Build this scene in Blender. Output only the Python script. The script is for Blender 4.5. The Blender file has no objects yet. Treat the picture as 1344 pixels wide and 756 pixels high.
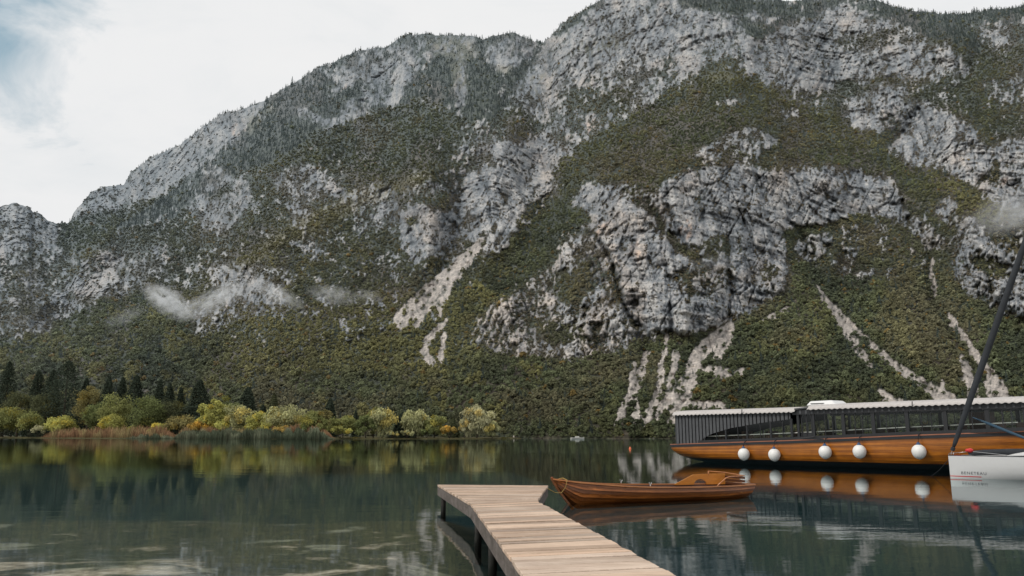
import bpy, bmesh, math, random
import numpy as np
from mathutils import Vector, Matrix

scene = bpy.context.scene
COL = scene.collection
RNG = np.random.default_rng(7)
random.seed(7)

# ------------------------------------------------------------------ survey of the place
FOC = 1045.0                      # focal length in photo pixels (1344 wide)
HZ = 571.4                        # horizon row
PITCH = math.atan((HZ - 378) / FOC)
EYE = 1.7
CP, SP = math.cos(PITCH), math.sin(PITCH)


def at(px, py, Y):
    """world point on the sight line of a surveyed feature at northing Y"""
    u = (px - 672) / FOC
    v = (378 - py) / FOC
    s = Y / (CP - v * SP)
    return Vector((u * s, Y, EYE + (SP + v * CP) * s))


def on_z(px, py, z):
    u = (px - 672) / FOC
    v = (378 - py) / FOC
    s = (z - EYE) / (SP + v * CP)
    return Vector((u * s, (CP - v * SP) * s, z))


# ------------------------------------------------------------------ tagging
def tag(o, label=None, cat=None, group=None, kind=None):
    if label: o['label'] = label
    if cat: o['category'] = cat
    if group: o['group'] = group
    if kind: o['kind'] = kind
    return o


def empty(name, loc, rz=0.0):
    o = bpy.data.objects.new(name, None)
    o.empty_display_size = 0.3
    COL.objects.link(o)
    o.location = loc
    o.rotation_euler = (0, 0, rz)
    return o


def copy_tree(o, parent=None):
    c = o.copy()
    COL.objects.link(c)
    c.parent = parent
    for ch in list(o.children):
        copy_tree(ch, c)
    return c


# ------------------------------------------------------------------ mesh builders
def np_mesh(name, V, F, mat=None, col=None, smooth=False, attrs=None):
    """V (n,3), F (m,k) same-size faces; col (n,3) point colours"""
    me = bpy.data.meshes.new(name)
    V = np.ascontiguousarray(V, dtype=np.float32)
    F = np.ascontiguousarray(F, dtype=np.int32)
    m, k = F.shape
    me.vertices.add(len(V))
    me.vertices.foreach_set('co', V.ravel())
    me.loops.add(m * k)
    me.loops.foreach_set('vertex_index', F.ravel())
    me.polygons.add(m)
    me.polygons.foreach_set('loop_start', np.arange(0, m * k, k, dtype=np.int32))
    me.polygons.foreach_set('loop_total', np.full(m, k, dtype=np.int32))
    me.update(calc_edges=True)
    if smooth:
        me.polygons.foreach_set('use_smooth', np.ones(m, dtype=bool))
    if col is not None:
        a = me.color_attributes.new('Col', 'FLOAT_COLOR', 'POINT')
        c4 = np.ones((len(V), 4), dtype=np.float32)
        c4[:, :3] = col
        a.data.foreach_set('color', c4.ravel())
    if attrs:
        for an, arr in attrs.items():
            a = me.attributes.new(an, 'FLOAT', 'POINT')
            a.data.foreach_set('value', np.ascontiguousarray(arr, dtype=np.float32))
    if mat: me.materials.append(mat)
    return me


def link(name, me, parent=None, loc=None):
    o = bpy.data.objects.new(name, me)
    COL.objects.link(o)
    if parent is not None: o.parent = parent
    if loc is not None: o.location = loc
    return o


class MB:
    """collects shapes, builds ONE mesh object"""
    def __init__(s):
        s.bm = bmesh.new()
        s.cl = s.bm.verts.layers.float_color.new('Col')
        s.c = (1, 1, 1, 1)

    def color(s, r, g, b):
        s.c = (r, g, b, 1)
        return s

    def v(s, p):
        q = s.bm.verts.new(p)
        q[s.cl] = s.c
        return q

    def quad(s, a, b, c, d):
        return s.bm.faces.new([s.v(a), s.v(b), s.v(c), s.v(d)])

    def poly(s, pts):
        return s.bm.faces.new([s.v(p) for p in pts])

    def hexa(s, P):
        """8 corners: bottom 4 ccw, top 4 ccw"""
        v = [s.v(p) for p in P]
        for f in ((3, 2, 1, 0), (4, 5, 6, 7), (0, 1, 5, 4), (1, 2, 6, 5), (2, 3, 7, 6), (3, 0, 4, 7)):
            s.bm.faces.new([v[i] for i in f])

    def box(s, c, d, rot=None):
        hx, hy, hz = d[0] / 2, d[1] / 2, d[2] / 2
        P = [(-hx, -hy, -hz), (hx, -hy, -hz), (hx, hy, -hz), (-hx, hy, -hz),
             (-hx, -hy, hz), (hx, -hy, hz), (hx, hy, hz), (-hx, hy, hz)]
        M = rot if rot is not None else Matrix.Identity(3)
        s.hexa([Vector(c) + M @ Vector(p) for p in P])

    def bar(s, a, b, w, h=None, up=(0, 0, 1)):
        a, b = Vector(a), Vector(b)
        h = h or w
        d = (b - a).normalized()
        u = Vector(up)
        if abs(d.dot(u)) > 0.98: u = Vector((0, 1, 0))
        x = d.cross(u).normalized() * (w / 2)
        y = x.cross(d).normalized() * (h / 2)
        s.hexa([a - x - y, a + x - y, b + x - y, b - x - y, a - x + y, a + x + y, b + x + y, b - x + y])

    def tube(s, pts, r, n=8, caps=True):
        pts = [Vector(p) for p in pts]
        rs = r if isinstance(r, (list, tuple)) else [r] * len(pts)
        rings = []
        up = Vector((0, 0, 1))
        for i, p in enumerate(pts):
            d = (pts[min(i + 1, len(pts) - 1)] - pts[max(i - 1, 0)]).normalized()
            u = up if abs(d.dot(up)) < 0.95 else Vector((0, 1, 0))
            x = d.cross(u).normalized()
            y = x.cross(d).normalized()
            rings.append([s.v(p + (x * math.cos(2 * math.pi * k / n) + y * math.sin(2 * math.pi * k / n)) * rs[i]) for k in range(n)])
        for A, B in zip(rings, rings[1:]):
            for k in range(n):
                s.bm.faces.new([A[k], A[(k + 1) % n], B[(k + 1) % n], B[k]])
        if caps:
            s.bm.faces.new(rings[0][::-1])
            s.bm.faces.new(rings[-1])

    def lathe(s, prof, n=24, c=(0, 0, 0)):
        c = Vector(c)
        rings = []
        for r, z in prof:
            rings.append([s.v(c + Vector((r * math.cos(2 * math.pi * k / n), r * math.sin(2 * math.pi * k / n), z))) for k in range(n)])
        for A, B in zip(rings, rings[1:]):
            for k in range(n):
                s.bm.faces.new([A[k], A[(k + 1) % n], B[(k + 1) % n], B[k]])
        s.bm.faces.new(rings[0][::-1])
        s.bm.faces.new(rings[-1])

    def grid(s, rows, close=False):
        R = [[s.v(p) for p in r] for r in rows]
        for A, B in zip(R, R[1:]):
            for k in range(len(A) - (0 if close else 1)):
                k2 = (k + 1) % len(A)
                s.bm.faces.new([A[k], A[k2], B[k2], B[k]])

    def build(s, name, mat, parent=None, smooth=False, bevel=0.0, loc=None, solid=0.0):
        bmesh.ops.recalc_face_normals(s.bm, faces=s.bm.faces)
        me = bpy.data.meshes.new(name)
        s.bm.to_mesh(me)
        s.bm.free()
        if smooth:
            me.polygons.foreach_set('use_smooth', np.ones(len(me.polygons), dtype=bool))
        me.materials.append(mat)
        o = link(name, me, parent, loc)
        if solid:
            m = o.modifiers.new('Solidify', 'SOLIDIFY'); m.thickness = solid; m.offset = -1
        if bevel:
            m = o.modifiers.new('Bevel', 'BEVEL'); m.width = bevel; m.segments = 2; m.limit_method = 'ANGLE'
        return o


# ------------------------------------------------------------------ numpy noise
def _h(i, j, k, seed):
    n = (i.astype(np.uint32) * np.uint32(374761393) + j.astype(np.uint32) * np.uint32(668265263)
         + k.astype(np.uint32) * np.uint32(2147483647 % 4294967295) + np.uint32((seed * 1274126177) & 0xffffffff))
    n = (n ^ (n >> np.uint32(13))) * np.uint32(1274126177)
    n = (n ^ (n >> np.uint32(16))) * np.uint32(2246822519)
    n = n ^ (n >> np.uint32(15))
    return (n & np.uint32(0xffffff)).astype(np.float32) / np.float32(0xffffff) * 2 - 1


def vn2(x, y, seed=0):
    x = np.asarray(x, np.float32); y = np.asarray(y, np.float32)
    xi = np.floor(x); yi = np.floor(y)
    fx = x - xi; fy = y - yi
    fx = fx * fx * fx * (fx * (fx * 6 - 15) + 10); fy = fy * fy * fy * (fy * (fy * 6 - 15) + 10)
    i = xi.astype(np.int64) & 0xffffffff; j = yi.astype(np.int64) & 0xffffffff
    i1 = (i + 1) & 0xffffffff; j1 = (j + 1) & 0xffffffff
    z = np.zeros_like(i)
    a = _h(i, j, z, seed); b = _h(i1, j, z, seed); c = _h(i, j1, z, seed); d = _h(i1, j1, z, seed)
    return (a + (b - a) * fx) * (1 - fy) + (c + (d - c) * fx) * fy


def vn3(x, y, z, seed=0):
    x = np.asarray(x, np.float32); y = np.asarray(y, np.float32); z = np.asarray(z, np.float32)
    xi, yi, zi = np.floor(x), np.floor(y), np.floor(z)
    s = lambda f: f * f * f * (f * (f * 6 - 15) + 10)
    fx, fy, fz = s(x - xi), s(y - yi), s(z - zi)
    q = lambda a: a.astype(np.int64) & 0xffffffff
    i, j, k = q(xi), q(yi), q(zi); i1, j1, k1 = q(xi + 1), q(yi + 1), q(zi + 1)
    L = lambda a, b, t: a + (b - a) * t
    A = L(L(_h(i, j, k, seed), _h(i1, j, k, seed), fx), L(_h(i, j1, k, seed), _h(i1, j1, k, seed), fx), fy)
    B = L(L(_h(i, j, k1, seed), _h(i1, j, k1, seed), fx), L(_h(i, j1, k1, seed), _h(i1, j1, k1, seed), fx), fy)
    return L(A, B, fz)


def fbm2(x, y, o=4, seed=0, g=0.5):
    r = 0; a = 1; t = 0
    for k in range(o):
        r = r + a * vn2(x * 2 ** k + 17.3 * k, y * 2 ** k - 9.1 * k, seed + k); t += a; a *= g
    return r / t


def sstep(a, b, x):
    t = np.clip((x - a) / (b - a), 0, 1)
    return t * t * (3 - 2 * t)


def blur(A, sy, sx):
    for ax, sg in ((0, sy), (1, sx)):
        if sg <= 0: continue
        r = int(3 * sg) + 1
        k = np.exp(-0.5 * (np.arange(-r, r + 1) / sg) ** 2); k /= k.sum()
        pad = [(0, 0), (0, 0)]; pad[ax] = (r, r)
        P = np.pad(A, pad, mode='edge')
        out = np.zeros_like(A)
        n = A.shape[ax]
        for t, w in enumerate(k):
            out += w * (P[t:t + n] if ax == 0 else P[:, t:t + n])
        A = out
    return A


# ------------------------------------------------------------------ materials
class NT:
    def __init__(s, name, world=None):
        if world is None:
            s.m = bpy.data.materials.new(name); s.m.use_nodes = True; s.t = s.m.node_tree
        else:
            s.m = world; s.t = world.node_tree
        s.t.nodes.clear()

    def n(s, typ, props=None, **ins):
        nd = s.t.nodes.new(typ)
        for k, v in (props or {}).items(): setattr(nd, k, v)
        for k, v in ins.items():
            s.set(nd, k.replace('_', ' '), v)
        return nd

    def set(s, nd, key, v):
        sock = None
        if isinstance(key, int): sock = nd.inputs[key]
        else:
            for q in nd.inputs:
                if q.name.lower() == key.lower() and q.enabled: sock = q; break
            if sock is None: sock = nd.inputs[key]
        if isinstance(v, bpy.types.NodeSocket): s.t.links.new(v, sock)
        elif isinstance(v, bpy.types.Node): s.t.links.new(v.outputs[0], sock)
        else:
            if isinstance(v, (tuple, list)) and len(v) == 3 and sock.type == 'RGBA': v = (*v, 1)
            sock.default_value = v

    def math(s, op, a, b=None, c=None, clamp=False):
        nd = s.t.nodes.new('ShaderNodeMath'); nd.operation = op; nd.use_clamp = clamp
        s.set(nd, 0, a)
        if b is not None: s.set(nd, 1, b)
        if c is not None: s.set(nd, 2, c)
        return nd.outputs[0]

    def mix(s, f, a, b, blend='MIX'):
        nd = s.t.nodes.new('ShaderNodeMix'); nd.data_type = 'RGBA'; nd.blend_type = blend
        s.set(nd, 0, f); s.set(nd, 6, a); s.set(nd, 7, b)
        return nd.outputs[2]

    def ramp(s, f, stops):
        nd = s.t.nodes.new('ShaderNodeValToRGB')
        e = nd.color_ramp.elements
        while len(e) > 1: e.remove(e[-1])
        for i, (p, c) in enumerate(stops):
            q = e[0] if i == 0 else e.new(p)
            q.position = p
            q.color = (*c, 1) if isinstance(c, (tuple, list)) else (c, c, c, 1)
        s.set(nd, 0, f)
        return nd.outputs[0]

    def coord(s, kind='Object', scale=None, rot=None):
        tc = s.t.nodes.new('ShaderNodeTexCoord')
        o = tc.outputs[kind]
        if scale or rot:
            mp = s.t.nodes.new('ShaderNodeMapping')
            s.t.links.new(o, mp.inputs[0])
            if scale: mp.inputs['Scale'].default_value = scale
            if rot: mp.inputs['Rotation'].default_value = rot
            o = mp.outputs[0]
        return o

    def noise(s, vec, scale, detail=4, rough=0.55, dist=0.0):
        nd = s.n('ShaderNodeTexNoise', None, Vector=vec, Scale=scale, Detail=detail, Roughness=rough, Distortion=dist)
        return nd.outputs[0]

    def attr(s, name, typ='GEOMETRY'):
        nd = s.t.nodes.new('ShaderNodeAttribute'); nd.attribute_type = typ; nd.attribute_name = name
        return nd

    def bump(s, h, strength=0.3, dist=0.02, normal=None):
        nd = s.n('ShaderNodeBump', None, Height=h, Strength=strength, Distance=dist)
        if normal is not None: s.set(nd, 'Normal', normal)
        return nd.outputs[0]

    def out(s, shader, vol=None, sock='Surface'):
        o = s.t.nodes.new('ShaderNodeOutputMaterial')
        if shader is not None: s.set(o, 'Surface', shader)
        if vol is not None: s.set(o, 'Volume', vol)
        return s.m

    def pbr(s, color, rough=0.6, spec=0.4, normal=None, metal=0.0, coat=0.0):
        b = s.t.nodes.new('ShaderNodeBsdfPrincipled')
        s.set(b, 'Base Color', color); s.set(b, 'Roughness', rough)
        b.inputs['Specular IOR Level'].default_value = spec
        b.inputs['Metallic'].default_value = metal
        b.inputs['Coat Weight'].default_value = coat
        b.inputs['Coat Roughness'].default_value = 0.12
        if normal is not None: s.set(b, 'Normal', normal)
        return b


def paint(name, c, rough=0.5, spec=0.4, var=0.15, scale=3.0, metal=0.0, grime=0.0, coat=0.0):
    """painted / plain surface with uneven tone and a little grime"""
    t = NT(name)
    co = t.coord('Object')
    n1 = t.noise(co, scale, 5)
    n2 = t.noise(co, scale * 7, 3)
    k = t.math('MULTIPLY_ADD', n1, 2 * var, 1 - var)
    base = t.mix(1.0, (*c, 1), k, 'MULTIPLY')
    if grime:
        g = t.ramp(n2, [(0.5, 0.0), (0.75, grime)])
        base = t.mix(g, base, (c[0] * .35, c[1] * .33, c[2] * .3, 1))
    r = t.math('MULTIPLY_ADD', n2, 0.2, rough - 0.1)
    return t.out(t.pbr(base, r, spec, t.bump(n2, 0.08, 0.01), metal, coat))


def wood(name, c1, c2, axis_scale=(0.6, 14, 14), rough=0.35, spec=0.5, coat=0.0, usecol=False, dark=0.5, bump=0.2, rz=0.0):
    t = NT(name)
    co = t.coord('Object', axis_scale, (0, 0, rz) if rz else None)
    n1 = t.noise(co, 1.0, 6, 0.6, 0.6)
    n2 = t.noise(co, 5.0, 4, 0.6)
    n3 = t.noise(t.coord('Object'), 1.3, 4)
    base = t.ramp(n1, [(0.3, c1), (0.7, c2)])
    base = t.mix(t.ramp(n2, [(0.45, 0.0), (0.8, dark)]), base, (c1[0] * .35, c1[1] * .32, c1[2] * .3, 1))
    base = t.mix(t.ramp(n3, [(0.35, 0.35), (0.65, 0.0)]), base, (c1[0] * .6, c1[1] * .55, c1[2] * .55, 1))
    if usecol:
        base = t.mix(1.0, base, t.attr('Col').outputs['Color'], 'MULTIPLY')
    r = t.math('MULTIPLY_ADD', n2, 0.25, rough - 0.1)
    return t.out(t.pbr(base, r, spec, t.bump(n2, bump, 0.01), 0, coat))


def foliage(name, instancer=False, transl=0.25):
    t = NT(name)
    c = t.attr('Col').outputs['Color']
    if instancer:
        c = t.mix(1.0, c, t.attr('tint', 'INSTANCER').outputs['Color'], 'MULTIPLY')
    d = t.n('ShaderNodeBsdfDiffuse', None, Color=c, Roughness=0.6)
    tr = t.n('ShaderNodeBsdfTranslucent', None, Color=c)
    mx = t.n('ShaderNodeMixShader', None, Fac=transl)
    t.set(mx, 1, d); t.set(mx, 2, tr)
    return t.out(mx)


# ------------------------------------------------------------------ camera, sun, sky
cam = bpy.data.cameras.new('camera')
cam_o = bpy.data.objects.new('camera', cam); COL.objects.link(cam_o)
cam.sensor_width = 36.0
cam.lens = 36.0 * FOC / 1344
cam.clip_end = 20000
cam.clip_start = 0.1
cam_o.location = (0, 0, EYE)
cam_o.rotation_euler = (math.pi / 2 + PITCH, 0, 0)
scene.camera = cam_o
scene.view_settings.view_transform = 'Standard'
scene.view_settings.look = 'None'
scene.view_settings.exposure = 0
scene.view_settings.gamma = 1
scene.cycles.max_bounces = 8
scene.cycles.transparent_max_bounces = 16
scene.cycles.volume_bounces = 3
scene.cycles.volume_step_rate = 1.0

SUN_EL, SUN_AZ = math.radians(42), math.radians(-114)     # azimuth clockwise from +Y: behind, to the left
sd = Vector((math.sin(SUN_AZ) * math.cos(SUN_EL), math.cos(SUN_AZ) * math.cos(SUN_EL), math.sin(SUN_EL)))
sun = bpy.data.lights.new('sun', 'SUN'); sun.energy = 1.8; sun.angle = math.radians(12); sun.color = (1, 0.95, 0.88)
sun_o = bpy.data.objects.new('sun', sun); COL.objects.link(sun_o)
sun_o.rotation_euler = sd.to_track_quat('Z', 'Y').to_euler()

w = bpy.data.worlds.new('World'); scene.world = w; w.use_nodes = True
t = NT('', w)
sky = t.n('ShaderNodeTexSky'); sky.sky_type = 'NISHITA'; sky.sun_disc = False
sky.sun_elevation = SUN_EL; sky.sun_rotation = SUN_AZ; sky.air_density = 1.2; sky.dust_density = 1.5; sky.ozone_density = 2.0
dirv = t.coord('Generated')
cn1 = t.noise(t.coord('Generated', (1, 1, 1.6)), 2.2, 6, 0.55, 0.3)
cn2 = t.noise(t.coord('Generated', (1, 1, 2.2)), 5.0, 6, 0.6, 0.5)
gap = at(-35, 15, 1000) - Vector((0, 0, EYE)); gap.normalize()
dt = t.n('ShaderNodeVectorMath', {'operation': 'DISTANCE'}); t.set(dt, 0, dirv); t.set(dt, 1, tuple(gap))
gm = t.math('MULTIPLY_ADD', cn2, 0.26, -0.13)
gm = t.math('ADD', dt.outputs['Value'], gm)
cloudmask = t.ramp(gm, [(-0.0, 0.0), (0.045, 0.30), (0.12, 1.0)])
cloudcol = t.ramp(t.math('MULTIPLY_ADD', cn2, 0.5, t.math('MULTIPLY', cn1, 0.5)),
                  [(0.34, (7.7, 7.95, 8.1)), (0.5, (8.5, 8.55, 8.6)), (0.7, (8.9, 8.85, 8.8))])
# below the horizon the world only stands in for far land
sep = t.n('ShaderNodeSeparateXYZ', None, Vector=dirv)
skyc = t.mix(cloudmask, t.mix(0.75, sky.outputs[0], (1.5, 3.4, 4.4, 1)), cloudcol)
skyc = t.mix(t.ramp(sep.outputs['Z'], [(0.0, 1.0), (0.02, 0.0)]), skyc, (1.0, 1.1, 1.1, 1))
bg = t.n('ShaderNodeBackground', None, Color=skyc, Strength=0.1)
wo = t.t.nodes.new('ShaderNodeOutputWorld'); t.set(wo, 'Surface', bg)

# ------------------------------------------------------------------ ground under the lake
def bed_z(x, y):
    d = np.interp(y, [-9999, -4, 1.5, 6, 9, 13, 17, 20, 24, 30, 60, 200, 9999],
                  [-1.2, -0.5, 0.03, 0.10, 0.14, 0.21, 0.31, 0.42, 0.75, 1.9, 11, 16, 18])
    d = d + np.clip(x + 1.6, 0, 40) * 0.30 * np.clip((y - 4) / 6, 0, 1)
    d = d + 0.05 * vn2(x * 0.35, y * 0.35, 3) * np.clip(y / 8, 0, 1.5) + 0.012 * vn2(x * 1.7, y * 1.7, 4)
    return -d


def axis(fine, lo, hi, step, far):
    a = list(np.arange(lo, hi + 1e-6, step))
    d = step
    x = hi
    while x < far:
        d *= 1.25; x += d; a.append(min(x, far))
    d = step; x = lo
    while x > -far:
        d *= 1.25; x -= d; a.insert(0, max(x, -far))
    return np.array(a)


gx = axis(0, -16, 16, 0.3, 9000); gy = axis(0, 0, 32, 0.3, 9000)
GX, GY = np.meshgrid(gx, gy)
GZ = bed_z(GX, GY)
V = np.stack([GX, GY, GZ], -1).reshape(-1, 3)
ny, nx = GX.shape
idx = np.arange(nx * ny).reshape(ny, nx)
F = np.stack([idx[:-1, :-1], idx[:-1, 1:], idx[1:, 1:], idx[1:, :-1]], -1).reshape(-1, 4)
t = NT('lake_bed_mud')
co = t.coord('Object')
sp_ = t.n('ShaderNodeSeparateXYZ', None, Vector=co)
depth = t.math('MULTIPLY', sp_.outputs['Z'], -1.0)
b1 = t.noise(t.coord('Object', (0.8, 1.0, 1)), 1.1, 7, 0.64, 0.5)
b2 = t.noise(co, 6.0, 5, 0.6)
b3 = t.noise(t.coord('Object', (0.8, 1.0, 1)), 0.55, 5, 0.55)
mud = t.ramp(b2, [(0.3, (0.24, 0.18, 0.13)), (0.5, (0.50, 0.385, 0.295)), (0.7, (0.74, 0.59, 0.48))])
weed = t.ramp(b2, [(0.3, (0.030, 0.034, 0.026)), (0.7, (0.13, 0.115, 0.075))])
bedc = t.mix(t.ramp(t.math('MULTIPLY_ADD', depth, 0.85, t.math('SUBTRACT', b1, 0.10)), [(0.44, 0.0), (0.56, 1.0)]), mud, weed)
bedc = t.mix(t.ramp(b3, [(0.60, 0.0), (0.66, 0.85)]), bedc, (0.52, 0.45, 0.34, 1))
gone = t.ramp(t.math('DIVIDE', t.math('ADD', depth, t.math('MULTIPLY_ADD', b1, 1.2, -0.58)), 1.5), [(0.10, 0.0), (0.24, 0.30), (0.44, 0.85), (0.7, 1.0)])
bedc = t.mix(gone, bedc, (0.011, 0.030, 0.034, 1))  # light lost in deep water, put into the bed colour as teal
bm_ = t.out(t.pbr(bedc, 0.9, 0.1, t.bump(b2, 0.5, 0.05)))
g = link('ground', np_mesh('ground', V, F, bm_, smooth=True))
tag(g, kind='structure')

# ------------------------------------------------------------------ water
t = NT('lake_water')
c1 = t.coord('Object', (0.35, 1.0, 1.0))
n1 = t.noise(c1, 1.1, 3, 0.5)
n2 = t.noise(t.coord('Object', (0.5, 1.0, 1.0)), 6.0, 3, 0.55)
patch = t.ramp(t.noise(t.coord('Object', (0.25, 1, 1)), 0.10, 3, 0.5), [(0.4, 0.35), (0.62, 1.0)])
h = t.math('ADD', t.math('MULTIPLY', n1, 0.9), t.math('MULTIPLY', n2, 0.16))
h = t.math('MULTIPLY', h, patch)
nb = t.bump(h, 0.30, 0.022)
geo = t.n('ShaderNodeNewGeometry')
dp = t.n('ShaderNodeVectorMath', {'operation': 'DOT_PRODUCT'}); t.set(dp, 0, nb); t.set(dp, 1, geo.outputs['Incoming'])
cs = t.math('ABSOLUTE', dp.outputs['Value'])
fr = t.math('MULTIPLY_ADD', t.math('POWER', t.math('SUBTRACT', 1.0, cs, clamp=True), 5.0), 0.86, 0.02)
gl = t.n('ShaderNodeBsdfGlossy', None, Color=(0.86, 0.92, 0.93, 1), Roughness=0.03, Normal=nb)
tr = t.n('ShaderNodeBsdfTransparent', None, Color=(0.86, 0.94, 0.93, 1))
mx = t.n('ShaderNodeMixShader', None, Fac=fr); t.set(mx, 1, tr); t.set(mx, 2, gl)
wm = t.out(mx)
R = 8500
me = np_mesh('lake_water', np.array([(-R, -300, 0), (R, -300, 0), (R, R, 0), (-R, R, 0)], float), np.array([[0, 1, 2, 3]]), wm)
tag(link('lake_water', me), kind='structure')

# ================================================================== MOUNTAIN
RIDGE = [(-440, 262), (-200, 285), (-60, 262), (0, 270), (10, 268), (22, 266), (38, 272), (44, 279), (52, 281), (62, 289), (75, 293), (92, 293),
         (96, 282), (104, 271), (118, 253), (135, 246), (163, 243), (171, 228), (182, 218), (200, 207), (220, 198), (237, 190),
         (255, 175), (270, 163), (287, 151), (310, 144), (340, 135), (360, 124), (380, 112), (400, 100), (412, 92), (430, 84),
         (450, 76), (470, 66), (508, 62), (518, 53), (530, 47), (555, 45), (585, 45), (620, 46), (634, 51), (645, 48), (660, 44),
         (676, 43), (690, 50), (702, 55), (716, 54), (722, 49), (735, 34), (750, 22), (770, 10), (790, 0), (830, -16), (900, -30),
         (960, -22), (1005, -4), (1030, 1), (1050, 0), (1090, -3), (1130, -1), (1150, 2), (1190, 12), (1215, 16), (1240, 18),
         (1262, 18), (1290, 14), (1344, 8), (1420, 2), (1600, -30), (1800, 10)]
SHORE_Y = [(-440, 950), (0, 800), (200, 690), (450, 560), (640, 440), (760, 405), (1000, 398), (1344, 395), (1800, 420)]
RIDGE_Y = [(-440, 3500), (0, 3150), (70, 3200), (120, 3450), (160, 3400), (200, 3250), (300, 2950), (560, 2550), (660, 2300), (760, 1950), (850, 1830),
           (1000, 1780), (1344, 1700), (1800, 1600)]

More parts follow.
